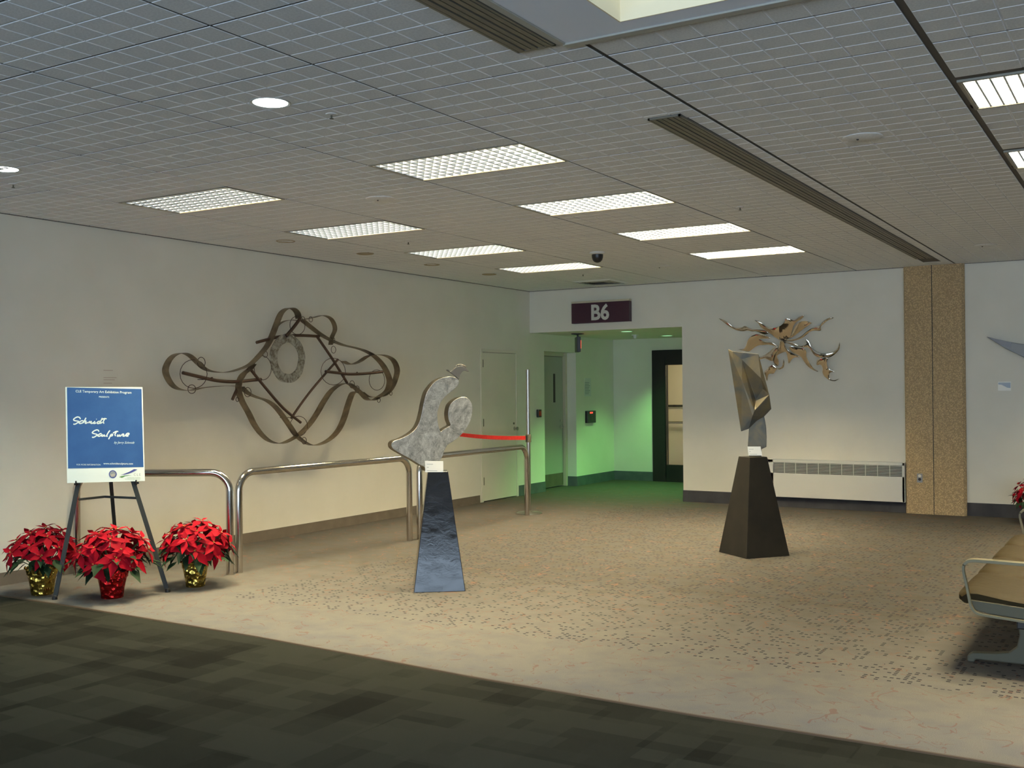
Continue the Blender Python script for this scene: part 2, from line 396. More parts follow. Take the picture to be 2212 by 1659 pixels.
for x0, x1 in zip(xs, xs[1:]):
    if x0 < 3:
        y0, y1 = yedge(x0), yedge(x1); a_ = .012
        vs = [(x0, y0-a_, 0), (x1, y1-a_, 0), (x1, y1-a_*.6, .006), (x0, y0-a_*.6, .006), (x0, y0+a_*.6, .006), (x1, y1+a_*.6, .006), (x0, y0+a_, 0), (x1, y1+a_, 0)]
        b.add(vs, [(0, 1, 2, 3), (3, 2, 5, 4), (4, 5, 7, 6)])
struct(b.build('trim_1', M['threshold'], recalc=False))

# ------------------------------------------------------------------ walls
ZR = 3.5
D1, D2 = 12.47, 13.46          # flush door in the left wall
R1, R2 = 14.27, 15.31; RX = XL-.21
b = MB()
b.box((XL-.3, -5, 0), (XL, D1, ZR)); b.box((XL-.3, D1, 2.14), (XL, D2, ZR)); b.box((XL-.3, D2, 0), (XL, R1, ZR))
b.box((XL-.3, R1, 2.16), (XL, R2, ZR)); b.box((XL-.3, R2, 0), (XL, 16.7, ZR)); b.box((XL-.5, D1-.1, 0), (XL-.3, D2+.1, 2.3)); b.box((XL-.5, R1-.1, 0), (XL-.3, R2+.1, 2.3))
struct(b.build('wall_left', M['wall']))
OX = -5.645                     # right edge of the gate opening
b = MB()
b.box((XL, YB, AZ+.02), (OX, YB+.25, ZR)); b.box((OX, YB, 0), (9, YB+.25, ZR)); b.box((OX, YB+.25, 0), (OX+.15, 16.7, ZR))
struct(b.build('wall_back', M['wall']))
# gate vestibule: far wall with the black door, its ceiling
GX0, GX1, GY = -7.35, -6.05, 16.7
b = MB(); b.box((XL-.3, GY, 0), (GX0, GY+.15, ZR)); b.box((GX0, GY, 2.22), (OX+.15, GY+.15, ZR)); b.box((GX1, GY, 0), (OX+.15, GY+.15, 2.22))
struct(b.build('wall_vestibule', M['wall']))
b = MB(); b.box((XL, YB+.25, AZ), (OX, GY, AZ+.04)); b.box((XL, YB, AZ), (OX, YB+.25, AZ+.02))
struct(b.build('ceiling_vestibule', M['wall']))
b = MB(); b.box((9, -5, 0), (9.2, YB+.25, ZR)); struct(b.build('wall_right', M['wall']))
b = MB(); b.box((XL-.3, -5.2, 0), (9.2, -5, .28)); b.box((XL-.3, -5.2, 2.22), (9.2, -5, ZR))
b.box((XL-.3, -5.2, .28), (-5, -5, 2.22)); struct(b.build('wall_front', M['wall']))
b = MB()
for i in range(8): b.box((-5+i*2-.03, -5.13, .28), (-5+i*2+.03, -5.07, 2.22))
b.box((-5, -5.13, .28), (9, -5.07, .34)); b.box((-5, -5.13, 2.16), (9, -5.07, 2.22)); struct(b.build('window_1', M['steel']))
# passage behind the glass door
b = MB(); b.box((-8.6, 18.9, 0), (-4.6, 19.0, 2.7)); b.box((-8.7, GY+.15, 0), (-8.6, 19, 2.7)); b.box((-4.6, GY+.15, 0), (-4.5, 19, 2.7)); b.box((-8.7, GY+.15, 2.6), (-4.5, 19, 2.7)); b.box((-8.7, GY+.02, 0), (XL-.3, GY+.15, 2.7)); b.box((OX+.15, GY+.02, 0), (-4.5, GY+.15, 2.7))
struct(b.build('wall_passage', M['wall']))
b = MB(); b.tube([(-8.5, 18.82, .93), (-4.7, 18.82, .93)], .022)
for x in (-8.1, -7.5, -6.75, -6.0, -5.2): b.tube([(x, 18.9, .86), (x, 18.84, .86), (x, 18.82, .92)], .008, 6)
tag(b.build('handrail', M['steel'], smooth=True), 'round handrail on the wall seen through the glass door', 'handrail')
b = MB(); b.box((-8.5, 18.87, 1.22), (-4.7, 18.9, 1.26)); struct(b.build('trim_2', M['black']))
area('passage_light', (-6.4, 17.9, 2.55), 1.2, .5, 38, (1, .80, .46))

# baseboards
def base(name, segs, mt, h):
    b = MB()
    for p, q, nx, ny in segs:
        b.box((min(p[0], p[0]+nx*.012, q[0]), min(p[1], q[1]), 0), (max(p[0], q[0]+nx*.012), max(q[1], q[1]+ny*.012), h)) if False else b.add(
            [(p[0], p[1], 0), (q[0], q[1], 0), (q[0], q[1], h), (p[0], p[1], h), (p[0]+nx*.012, p[1]+ny*.012, 0), (q[0]+nx*.012, q[1]+ny*.012, 0), (q[0]+nx*.008, q[1]+ny*.008, h), (p[0]+nx*.008, p[1]+ny*.008, h)],
            [(0, 1, 2, 3), (4, 5, 6, 7), (0, 1, 5, 4), (3, 2, 6, 7), (0, 4, 7, 3), (1, 5, 6, 2)])
    return struct(b.build(name, mt))
base('baseboard_left', [((XL, -5), (XL, D1-.05), 1, 0)], M['basebrown'], .105)
base('baseboard_vestibule', [((XL, D2+.02), (XL, R1), 1, 0), ((XL, R2), (XL, GY), 1, 0), ((XL, GY), (GX0-.0, GY), 0, -1), ((RX+.02, R2), (XL, R2), 0, -1)], M['baseslate'], .155)
base('baseboard_back', [((OX, YB), (-2.69, YB), 0, -1), ((-2.01, YB), (9, YB), 0, -1), ((OX, YB), (OX, YB+.25), -1, 0)], M['basedark'], .158)

# aggregate column
b = MB(); y0 = YB-.07
ol = [(-2.69, YB), (-2.69, y0+.015), (-2.675, y0), (-2.025, y0), (-1.995, y0+.03), (-1.995, YB)]
b.prism(ol, (0, 0, 0), Vector((1, 0, 0)), Vector((0, 1, 0)), Vector((0, 0, 1)), 0, H)
colm = b.build('column', M['aggregate']); struct(colm)
b = MB(); b.box((-2.365, y0-.002, 0), (-2.357, y0+.01, H)); o = b.build('joint', M['slotdark'], colm)

# ------------------------------------------------------------------ ceiling grid
XS = [XL, -6.91, -5.735, -4.432, -3.272, -2.09, -.845, .37, 1.58]
Y0, DY = 5.495, .6104
YS = [Y0+DY*k for k in range(-7, 14)]; YS = [y for y in YS if y < YB-.05]+[YB]
TRX = {5: 0}
T_rows = [5.512, 7.343, 9.174, 11.006]
trof = []      # (x0,x1,y0,y1)
for r in T_rows:
    trof.append((-4.432, -3.262, r-.017, r+.593)); trof.append((-6.91, -5.74, r-.017+.0, r+.593)); trof.append((-.83, .34, r+.06, r+.67))
tcells = set()
for (x0, x1, y0, y1) in trof:
    for i in range(len(XS)-1):
        if abs(XS[i]-x0) < .05:
            for j in range(len(YS)-1):
                if abs(YS[j]-y0) < .1: tcells.add((i, j, (x0, x1, y0, y1)))
tk = {(i, j) for i, j, _ in tcells}
ceil = MB(); SLOT_X0, SLOT_X1 = -2.385, -2.195
def cq(x0, x1, y0, y1, z=H+.0085): ceil.quad((x0, y0, z), (x0, y1, z), (x1, y1, z), (x1, y0, z))
tile_cache = {}
tiles = []
def tile(x0, x1, y0, y1, gl=.0065, gr=.0065):
    x0 += gl; x1 -= gr; y0 += .0055; y1 -= .0055
    w_, h_ = x1-x0, y1-y0
    if w_ < .03 or h_ < .03: return
    key = (round(w_, 3), round(h_, 3))
    if key not in tile_cache:
        b = MB(); zt_ = .007; q0, q1 = [(0, 0), (w_, 0), (w_, h_), (0, h_)], .0022
        b.add([(p_[0], p_[1], q1) for p_ in q0]+[(p_[0], p_[1], zt_) for p_ in q0], [(3, 2, 1, 0), (4, 5, 6, 7)], 0)
        b.add([(p_[0], p_[1], q1) for p_ in q0]+[(p_[0], p_[1], zt_) for p_ in q0], [(0, 1, 5, 4), (1, 2, 6, 5), (2, 3, 7, 6), (3, 0, 4, 7)], 2)
        nx = max(1, round(w_/.1495)); ny = max(1, round(h_/.15)); g = .0038; e = .0020
        for i in range(nx):
            for j in range(ny):
                a0, a1 = w_*i/nx+(g if i else .001), w_*(i+1)/nx-(g if i < nx-1 else .001)
                c0, c1 = h_*j/ny+(g if j else .001), h_*(j+1)/ny-(g if j < ny-1 else .001)
                b.add([(a0, c0, .0022), (a1, c0, .0022), (a1, c1, .0022), (a0, c1, .0022), (a0+e, c0+e, 0), (a1-e, c0+e, 0), (a1-e, c1-e, 0), (a0+e, c1-e, 0)],
                      [(4, 7, 6, 5)], 1)
                b.add([(a0, c0, .0022), (a1, c0, .0022), (a1, c1, .0022), (a0, c1, .0022), (a0+e, c0+e, 0), (a1-e, c0+e, 0), (a1-e, c1-e, 0), (a0+e, c1-e, 0)],
                      [(0, 4, 5, 1), (1, 5, 6, 2), (2, 6, 7, 3), (3, 7, 4, 0)], 0)
        me = b.build('ceiling_tile', [M['tile_base'], M['tile_pad'], M['tile_edge']], recalc=False)
        tile_cache[key] = me.data; bpy.data.objects.remove(me)
    o = bpy.data.objects.new('ceiling_tile', tile_cache[key]); COL.objects.link(o); o.location = (x0, y0, H+random.uniform(-.0006, .0006)); tiles.append(o)
WX0, WX1, WY0, WY1 = -1.845, 2.5, -3.0, 3.90       # light well
for i in range(len(XS)-1):
    for j in range(len(YS)-1):
        x0, x1, y0, y1 = XS[i], XS[i+1], YS[j], YS[j+1]
        if (i, j) in tk:
            bx = next(q for a_, b_, q in tcells if (a_, b_) == (i, j))
            # slivers around the opening
            for r in ((x0, bx[0], y0, y1), (bx[1], x1, y0, y1), (bx[0], bx[1], y0, bx[2]), (bx[0], bx[1], bx[3], y1)):
                if r[1]-r[0] > .002 and r[3]-r[2] > .002: cq(*r)
            if i == 6:    # right-hand row sits off the grid: narrow tiles fill in
                tile(bx[1], x1, y0, y1) if x1-bx[1] > .04 else None
            continue
        gr = .014 if abs(x1+2.09) < .01 or abs(x1+.845) < .01 else .006; gl = .02 if abs(x0+.845) < .01 else .006
        if i >= 5 and y0 < 4.06:       # light-well corner
            if y1 > 4.07: cq(x0, x1, 4.06, y1); tile(x0, x1, 4.06, y1, gl, gr)
            continue
        if i == 4:                      # column of tiles beside the linear diffusers
            if y1 < 4.05 or y0 > 5.3:
                lim = 12.92
                if y0 > 5.3 and y0 > lim: pass
                else:
                    cq(x0, x1, y0, y1)
                    tile(x0, SLOT_X0, y0, y1)
                    if y0 > 5.3:
                        tile(SLOT_X1, x1, y0, y1, .001, gr)
                    continue
        # right-hand offset troffer overlaps the next cell a little
        off = next((q for q in trof if abs(q[0]-x0) < .05 and abs(q[3]-y1) > .01 and q[2] < y0 < q[3]-.01 and i == 6), None)
        if off: y0n = off[3]
        else: y0n = y0
        cq(x0, x1, y0n, y1); tile(x0, x1, y0n, y1, gl, gr)
# plain ceiling beyond the picture
yA = YS[0]
cobj = struct(ceil.build('ceiling', M['tbar'], recalc=False)); ceil = MB()
cq(XS[-1], 9, 3.9, YB); cq(XL, WX0, -5, yA); cq(WX0, 9, -5, WY0); cq(WX1, 9, WY0, 3.9)
struct(ceil.build('ceiling_outer', M['tile_pad'], recalc=False))
for o in tiles: o.parent = cobj
b = MB(); b.box((XL-.3, 3.95, ZR), (9.2, YB+.25, ZR+.1)); b.box((XL-.3, -5.2, ZR), (WX0-.05, 3.95, ZR+.1)); b.box((WX1+.05, -5.2, ZR), (9.2, 3.95, ZR+.1)); b.box((WX0-.05, -5.2, ZR), (WX1+.05, WY0-.05, ZR+.1))
b.box((XL-.3, YB+.25, ZR), (OX+.15, GY+.15, ZR+.1))
struct(b.build('ceiling_roof', M['wall']))
# light well
WZ = 5.3
b = MB()
b.box((WX0-.1, WY0-.1, H+.035), (WX0, WY1+.1, WZ)); b.box((WX1, WY0-.1, H+.02), (WX1+.1, WY1+.1, WZ)); b.box((WX0, WY1, H+.035), (WX1, WY1+.1, WZ)); b.box((WX0, WY0-.1, H+.02), (WX1, WY0, WZ))
b.box((WX0-.003, WY0, H-.0045), (WX0+.003, WY1, H+.05)); b.box((WX0, WY1-.003, H-.0045), (WX1, WY1+.003, H+.05))
struct(b.build('ceiling_well', M['cream']))
b = MB(); zb = H-.004
b.box((-2.155, -3.4, zb), (WX0, 4.012, H+.03)); b.box((WX0, WY1, zb), (6, 4.012, H+.03)); struct(b.build('ceiling_soffit', M['soffit'], bevel=.003))
b = MB(); b.box((-2.17, 4.012, H-.012), (6, 4.06, H+.012)); b.box((-2.19, -3.4, H-.01), (-2.155, 4.012, H+.01)); struct(b.build('trim_3', M['metaltrim'], bevel=.003))
b = MB()
for i in range(5): x = WX0+(WX1-WX0)*i/4; b.box((x-.03, WY0, WZ-.06), (x+.03, WY1, WZ))
w2 = struct(b.build('window_2', M['white']))
b = MB(); b.box((WX0, WY0, WZ-.03), (WX1, WY1, WZ-.02)); b.build('glass_pane', M['tintglass'], w2)
# edge angle along walls
b = MB(); b.box((XL, 1.2, H-.004), (XL+.022, YB, H+.012)); b.box((XL, YB-.022, H-.004), (1.6, YB, H+.012)); struct(b.build('trim_4', M['tbar']))

# linear diffusers
def linear(y0, y1, label):
    t_ = thing('linear_diffuser', ((SLOT_X0+SLOT_X1)/2, y0, H), label, 'air vent', 'long slotted air diffusers in the ceiling')
    b = MB(); b.box((SLOT_X0, y0, H-.002), (SLOT_X1, y1, H+.002)); b.build('backing', M['slotdark'], t_)
    b = MB(); b.box((SLOT_X0, y0, H-.012), (SLOT_X0+.012, y1, H-.002)); b.box((SLOT_X1-.012, y0, H-.012), (SLOT_X1, y1, H-.002))
    b.box((SLOT_X0, y0, H-.012), (SLOT_X1, y0+.012, H-.002)); b.box((SLOT_X0, y1-.012, H-.012), (SLOT_X1, y1, H-.002)); b.build('frame', M['slot'], t_)
    for k in range(5):
        xc = SLOT_X0+.012+(k+.5)*(SLOT_X1-SLOT_X0-.024)/5
        b = MB(); b.box((xc-.0125, y0+.012, H-.013+.002*(k % 2)), (xc+.0125, y1-.012, H-.002)); b.build('slat', M['slot'], t_)
linear(-3.4, 4.0, 'long slotted air diffuser beside the bright light well at the top')
linear(5.385, 12.93, 'long slotted air diffuser running between the light rows towards the column')

# ------------------------------------------------------------------ troffers
def make_troffer(x0, y0, sx, sy, label, power, group):
    cx, cy = x0+sx/2, y0+sy/2
    T = thing('ceiling_troffer', (cx, cy, H), label, 'ceiling light', group)
    b = MB(); f = .018
    for r in ((x0, y0, x0+sx, y0+f), (x0, y0+sy-f, x0+sx, y0+sy), (x0, y0+f, x0+f, y0+sy-f), (x0+sx-f, y0+f, x0+sx, y0+sy-f)):
        b.box((r[0], r[1], H-.003), (r[2], r[3], H+.012))
    b.build('frame', M['trofframe'], T)
    b = MB(); X0, X1, Y0_, Y1 = x0+f, x0+sx-f, y0+f, y0+sy-f; zt = H+.13
    b.quad((X0, Y0_, zt), (X1, Y0_, zt), (X1, Y1, zt), (X0, Y1, zt)); b.quad((X0, Y0_, H), (X1, Y0_, H), (X1, Y0_, zt), (X0, Y0_, zt)); b.quad((X0, Y1, H), (X1, Y1, H), (X1, Y1, zt), (X0, Y1, zt))
    b.quad((X0, Y0_, H), (X0, Y1, H), (X0, Y1, zt), (X0, Y0_, zt)); b.quad((X1, Y0_, H), (X1, Y1, H), (X1, Y1, zt), (X1, Y0_, zt)); b.build('housing', M['housing'], T)
    b = MB(); nx, ny = 18, 7; zt, zb = H+.056, H+.002
    def blade(p, q, along):
        wt, wb = (.0135, .0045) if along == 'y' else (.004, .0015)
        d = Vector((0, 1, 0)) if along == 'x' else Vector((1, 0, 0)); p = Vector(p); q = Vector(q)
        zs = ((zb, wb), (zb+.026, (wt+wb)*.42), (zt, wt)); vs = []
        for z, wd in zs: vs += [p+d*wd+Vector((0, 0, z)), q+d*wd+Vector((0, 0, z)), q-d*wd+Vector((0, 0, z)), p-d*wd+Vector((0, 0, z))]
        b.add(vs, [(0, 1, 5, 4), (4, 5, 9, 8), (3, 2, 6, 7), (7, 6, 10, 11), (0, 3, 2, 1), (8, 9, 10, 11)], 1 if along == 'y' else 0)
    for i in range(0, nx+1): x = X0+(X1-X0)*i/nx; blade((x, Y0_, 0), (x, Y1, 0), 'y')
    for j in range(0, ny+1): y = Y0_+(Y1-Y0_)*j/ny; blade((X0, y, 0), (X1, y, 0), 'x')
    b.build('louvre', [M['louvre'], M['louvre2']], T, recalc=False)
    for j in range(3):
        y = Y0_+(Y1-Y0_)*(j+.5)/3; b = MB(); b.tube([(X0+.02, y, H+.10), (X1-.02, y, H+.10)], .013, 8); b.build('fluorescent_tube', M['tube'], T, smooth=True)
    area('troffer_light', (0, 0, .075), X1-X0-.02, Y1-Y0_-.02, power, WARM, T)
    return T
names = ['nearest', 'second', 'third', 'farthest']
GT = 'louvred fluorescent ceiling lights'
for i, r in enumerate(T_rows):
    make_troffer(-4.432, r-.017, 1.17, .61, f'bright louvred light panel, {names[i]} in the middle ceiling row', TROFFER_W*(.95, 1.1, 1.2, 1.65)[i], GT)
    make_troffer(-6.91, r-.017, 1.17, .61, f'dimmer louvred light panel, {names[i]} in the row beside the left wall', DIM_W*(1, 1, 1, 1.2)[i], GT)
    if i < 4: make_troffer(-.83, r+.06, 1.17, .61, f'bright louvred light panel, {names[i]} in the right-hand ceiling row', DIM_W*(.8, .8, .9, 1.2)[i], GT)

# ------------------------------------------------------------------ ceiling fittings
def downlight(x, y, r, lens, label, z=H, ring='trimring', power=0, colr=(1, 1, 1), spot=110, grp='round recessed downlights', deep=0.):
    T = thing('downlight', (x, y, z), label, 'ceiling light', grp)
    b = MB(); b.lathe((x, y, z), [(r*.93, 0), (r*1.06, -.004), (r*1.1, -.002), (r*1.1, .004)], 32, cap=False); b.build('trim_ring', M[ring], T, smooth=True)
    b = MB(); b.lathe((x, y, z-.0015), [(r*.93, 0), (r*.9, .001), (.0005, .0012)], 32, cap=False); b.build('lens', M[lens], T, smooth=True)
    if power:
        d = bpy.data.lights.new('downlight_beam', 'SPOT'); d.energy = power; d.color = colr; d.spot_size = math.radians(spot); d.spot_blend = .7; d.shadow_soft_size = r*.8
        o = bpy.data.objects.new('downlight_beam', d); COL.objects.link(o); o.parent = T; o.location = (0, 0, -.03)
downlight(-3.885, 4.03, .095, 'lamplens', 'bright round downlight near the top left of the ceiling', power=110, colr=(.85, 1, .95))
downlight(-6.49, 4.26, .095, 'lamplens', 'bright round downlight at the far left edge of the view', power=110, colr=(.75, 1, .92))
downlight(-6.757, 14.42, .09, 'greenlamp', 'green glowing downlight nearer the gate sign in the vestibule', z=AZ, power=270, spot=98, colr=GREEN, grp='green downlights in the vestibule')
downlight(-6.77, 15.97, .09, 'greenlamp', 'green glowing downlight deeper in the vestibule near the black door', z=AZ, power=170, spot=105, colr=GREEN, grp='green downlights in the vestibule')
for i, (x, y) in enumerate([(-7.32, 7.79), (-7.29, 8.98), (-7.29, 10.21), (-7.30, 11.48)]):
    downlight(x, y, .085, 'brass', f'unlit brass downlight, {names[i]} of four beside the left wall', ring='brass', grp='unlit brass downlights by the left wall')
for i, (x, y) in enumerate([(-5.11, 6.49), (-1.49, 6.49), (-1.55, 12.18), (-5.14, 11.98)]):
    T = thing('ceiling_speaker', (x, y, H), ['round white speaker grille behind the nearest middle light panel', 'round white speaker grille right of the long air diffuser', 'round white speaker grille on the ceiling near the column top', 'round white speaker grille past the black dome camera'][i], 'speaker', 'round ceiling speakers')
    b = MB(); b.lathe((x, y, H), [(.115, 0), (.115, -.004), (.10, -.008), (.0005, -.009)], 28, cap=False); b.build('grille', M['tile_pad'], T, smooth=True)
    b = MB(); b.lathe((x-.03, y, H-.009), [(.008, 0), (.006, -.006), (.0005, -.007)], 8, cap=False); b.build('screw', M['black'], T)
for i, (x, y) in enumerate([(-3.77, 4.37), (-6.9, 4.6), (-2.92, 8.43), (-6.36, 8.51), (-6.3, 12.15)]):
    T = thing('fire_sprinkler', (x, y, H), ['small pendent sprinkler beside the bright round downlight', 'small pendent sprinkler near the left edge of the ceiling', 'small pendent sprinkler right of the second middle light panel', 'small pendent sprinkler between the left-row light panels', 'small pendent sprinkler by the dark square air vent'][i], 'sprinkler', 'small pendent sprinklers')
    b = MB(); b.lathe((x, y, H), [(.032, 0), (.03, -.004), (.012, -.006)], 16); b.build('escutcheon', M['white'], T, smooth=True)
    b = MB(); b.tube([(x, y, H), (x, y, H-.024)], .005, 8); b.lathe((x, y, H-.024), [(.012, 0), (.012, -.002)], 12); b.build('head', M['cast'], T)
# dome camera
x, y = -5.18, 10.33
T = thing('dome_camera', (x, y, H), 'black dome security camera hanging from a white ceiling ring', 'security camera')
b = MB(); b.lathe((x, y, H), [(.085, 0), (.085, -.012), (.066, -.024)], 28); b.build('base_ring', M['white'], T, smooth=True)
b = MB(); b.lathe((x, y, H-.024), [(.062, 0), (.061, -.03), (.052, -.06), (.034, -.08), (.012, -.088), (.001, -.089)], 28); b.build('dome', M['black'], T, smooth=True)
# square vent
x, y = -6.55, 13.15; s_ = .29
T = thing('square_air_vent', (x, y, H), 'square ceiling air vent with dark smudged centre above the gate sign', 'air vent')
b = MB()
for k in range(4):
    a0 = s_-.055*k; a1 = a0-.035; z0, z1 = H-.003, H-.018
    vs = [(x-a0, y-a0, z0), (x+a0, y-a0, z0), (x+a0, y+a0, z0), (x-a0, y+a0, z0), (x-a1, y-a1, z1), (x+a1, y-a1, z1), (x+a1, y+a1, z1), (x-a1, y+a1, z1)]
    b2_ = MB(); b2_.add(vs, [(0, 4, 5, 1), (1, 5, 6, 2), (2, 6, 7, 3), (3, 7, 4, 0)]); b2_.build('louvre', M['tile_base'] if k < 1 else M['metaltrim'], T, recalc=False)
b = MB(); b.box((x-.23, y-.23, H-.0025), (x+.23, y+.23, H)); b.build('backing', M['slotdark'], T)

# ------------------------------------------------------------------ doors, fittings on left wall
def P_left(off=0.): return Pl((XL+off, 0, 0), (1, 0, 0))
def P_back(off=0.): return Pl((0, YB-off, 0), (0, -1, 0))
LWp, BWp = P_left(), P_back()
fr_ = MB()
fr_.box((XL-.3, D1, 0), (XL+.008, D1+.045, 2.14)); fr_.box((XL-.3, D2-.03, 0), (XL+.004, D2, 2.14)); fr_.box((XL-.3, D1+.045, 2.10), (XL+.008, D2-.03, 2.14))
d1 = struct(fr_.build('door_1', M['doorpaint'], bevel=.002))
b = MB(); b.box((XL-.05, D1+.05, .012), (XL-.004, D2-.034, 2.096)); b.build('door_leaf', M['doorpaint'], d1, bevel=.002)
for z in (1.94, 1.11, .29):
    b = MB(); b.tube([(XL+.004, D1+.052, z-.055), (XL+.004, D1+.052, z+.055)], .008, 8); b.box((XL-.004, D1+.05, z-.05), (XL-.001, D1+.08, z+.05)); b.build('hinge', M['cast'], d1)
kb = MB(); yk, zk = 13.40-.0, 1.0
kb.lathe((XL-.004, yk-.02, zk), [(.03, 0), (.03, .006), (.011, .008), (.011, .03), (.026, .04), (.026, .058), (.015, .066), (.001, .067)], 20, ax=Vector((1, 0, 0)))
kb.build('door_knob', M['steel'], d1, smooth=True)
b = MB(); b.lathe((XL-.004, yk-.045, zk+.075), [(.016, 0), (.016, .008), (.001, .009)], 14, ax=Vector((1, 0, 0))); b.build('key_cylinder', M['cast'], d1)
# recessed door 2
b = MB()
b.box((RX-.08, R1, 0), (RX+.02, R1+.04, 2.16)); b.box((RX-.08, R2-.06, 0), (RX+.05, R2, 2.16)); b.box((RX-.08, R1+.04, 2.10), (RX+.02, R2-.06, 2.16))
d2 = struct(b.build('door_2', M['beigeframe'], bevel=.003))
b = MB(); b.box((RX-.05, R1+.045, .012), (RX, R2-.065, 2.095)); b.build('door_leaf', M['greydoor'], d2, bevel=.002)
b = MB(); b.box((RX, R1+.06, .02), (RX+.003, R2-.08, .22)); b.build('kick_plate', M['basebrown'], d2)
b = MB(); b.box((RX, 14.93, 1.36), (RX+.004, 14.99, 1.82)); b.build('vision_panel', M['black'], d2)
b = MB(); b.box((RX, 14.42, 1.62), (RX+.003, 14.56, 1.86)); b.build('warning_plate', M['redplate'], d2)
b = MB(); b.lathe((RX, 15.17, .96), [(.03, 0), (.03, .008), (.01, .01), (.01, .05), (.001, .051)], 16, ax=Vector((1, 0, 0))); b.tube([(RX+.05, 15.17, .96), (RX+.05, 15.05, .96)], .009, 8); b.build('door_handle', M['steel'], d2, smooth=True)
b = MB(); b.lathe((RX, 15.17, 1.06), [(.022, 0), (.022, .008), (.001, .009)], 14, ax=Vector((1, 0, 0))); b.build('deadbolt', M['steel'], d2)

def wallbox(name, c, half, ml, label, cat, n=None):
    b = MB(); b.box((c[0]-half[0], c[1]-half[1], c[2]-half[2]), (c[0]+half[0], c[1]+half[1], c[2]+half[2])); return b
# card reader outside and panel with led inside the vestibule
T = thing('card_reader', (XL, 14.06, 1.2), 'small dark card reader on the wall beside the gate opening', 'card reader')
b = MB(); b.box((XL, 14.02, 1.145), (XL+.035, 14.12, 1.265)); b.build('housing', M['black'], T, bevel=.006)
b = MB(); b.box((XL+.035, 14.035, 1.17), (XL+.038, 14.105, 1.24)); b.build('face_plate', M['redplate'], T)
T = thing('access_keypad', (XL, 15.72, 1.1), 'black wall keypad box with a small red light inside the vestibule', 'keypad')
b = MB(); b.box((XL, 15.62, 1.01), (XL+.05, 15.92, 1.21)); b.build('housing', M['black'], T, bevel=.006)
b = MB(); b.box((XL+.05, 15.70, 1.165), (XL+.054, 15.80, 1.192)); b.build('red_light', M['led'], T)
for k in range(3):
    b = MB(); b.box((XL+.05, 15.74, 1.12-.033*k), (XL+.055, 15.79, 1.142-.033*k)); b.build('key', M['cast'], T)
T = thing('paper_notice', (XL, 15.65, 1.6), 'white paper notice with grey lines taped above the keypad', 'notice')
b = MB(); b.box((XL, 15.60, 1.45), (XL+.002, 15.84, 1.75)); b.build('sheet', M['paper'], T)
for k in range(8):
    b = MB(); b.box((XL+.002, 15.62, 1.49+k*.026), (XL+.0028, 15.78+.04*((k*7) % 3)/2-.02, 1.499+k*.026)); b.build('print_line', M['inkgrey'], T)

# exit sign
c0 = Vector((-7.60, 14.46, 2.25)); ax = Vector((-.56, .83, 0)).normalized(); sd = Vector((ax.y, -ax.x, 0))
T = thing('exit_sign', (c0.x, c0.y, AZ), 'black exit sign box glowing red, hanging edge-on from the vestibule ceiling', 'exit sign')
b = MB(); b.obox(c0+Vector((0, 0, 0)), ax*.16, sd*.028, Vector((0, 0, .115))); b.build('housing', M['black'], T, bevel=.004)
b = MB(); b.obox(c0+sd*.029, ax*.145, sd*.002, Vector((0, 0, .10))); b.build('face_plate', M['blackframe'], T)
pl = Pl(c0+sd*.031, sd); text('EXIT', .17, pl, 0, -.06, .001, M['exitred'], 'lettering', T, bold=.004)
b = MB(); b.tube([(c0.x, c0.y, c0.z+.11), (c0.x, c0.y, AZ)], .014, 10); b.lathe((c0.x, c0.y, AZ), [(.10, 0), (.10, -.01), (.05, -.02)], 20); b.build('ceiling_canopy', M['black'], T, smooth=True)
# small motion sensor
T = thing('motion_sensor', (-7.05, 15.35, AZ), 'small white sensor on the vestibule ceiling between the green lights', 'sensor')
b = MB(); b.box((-7.09, 15.31, AZ-.015), (-7.01, 15.39, AZ)); b.build('base_plate', M['white'], T, bevel=.003)
b = MB(); b.lathe((-7.05, 15.35, AZ-.015), [(.03, 0), (.03, -.03), (.02, -.045), (.001, -.046)], 16); b.build('lens_body', M['white'], T, smooth=True)

# black glass door
b = MB(); fx0, fx1, y0 = GX0, GX1, GY-.03
b.box((fx0, y0, 0), (fx0+.245, GY+.08, 2.215)); b.box((fx1-.2, y0, 0), (fx1, GY+.08, 2.215)); b.box((fx0+.245, y0, 1.965), (fx1-.2, GY+.08, 2.215)); b.box((fx0+.245, y0, 0), (fx1-.2, GY+.08, .285))
d3 = struct(b.build('door_3', M['blackframe'], bevel=.004))
b = MB(); b.box((fx0+.245, GY+.02, .285), (fx1-.2, GY+.028, 1.965)); b.build('glass_pane', M['glass'], d3)
b = MB(); b.box((fx0+.05, y0-.012, .10), (fx0+.235, y0-.002, 2.1)); b.build('door_stile', M['blackframe'], d3)

# gate sign
gx0, gx1, gz0, gz1 = -7.33, -6.405, 2.525, 2.845; gy = YB-.085
T = thing('gate_sign', ((gx0+gx1)/2, YB, gz0), 'dark purple gate sign reading B6 above the green-lit opening', 'sign')
b = MB(); b.box((gx0, gy, gz0), (gx1, YB, gz1-.03)); b.build('sign_box', M['sign'], T, bevel=.002)
b = MB(); b.box((gx0, gy-.002, gz1-.028), (gx1, YB, gz1)); b.build('top_rail', M['beigeframe'], T, bevel=.002)
pl = Pl((0, gy, 0), (0, -1, 0)); text('B6', .305, pl, (gx0+gx1)/2, gz0+.045, .002, M['signtext'], 'lettering', T, bold=.009, sx=.93)

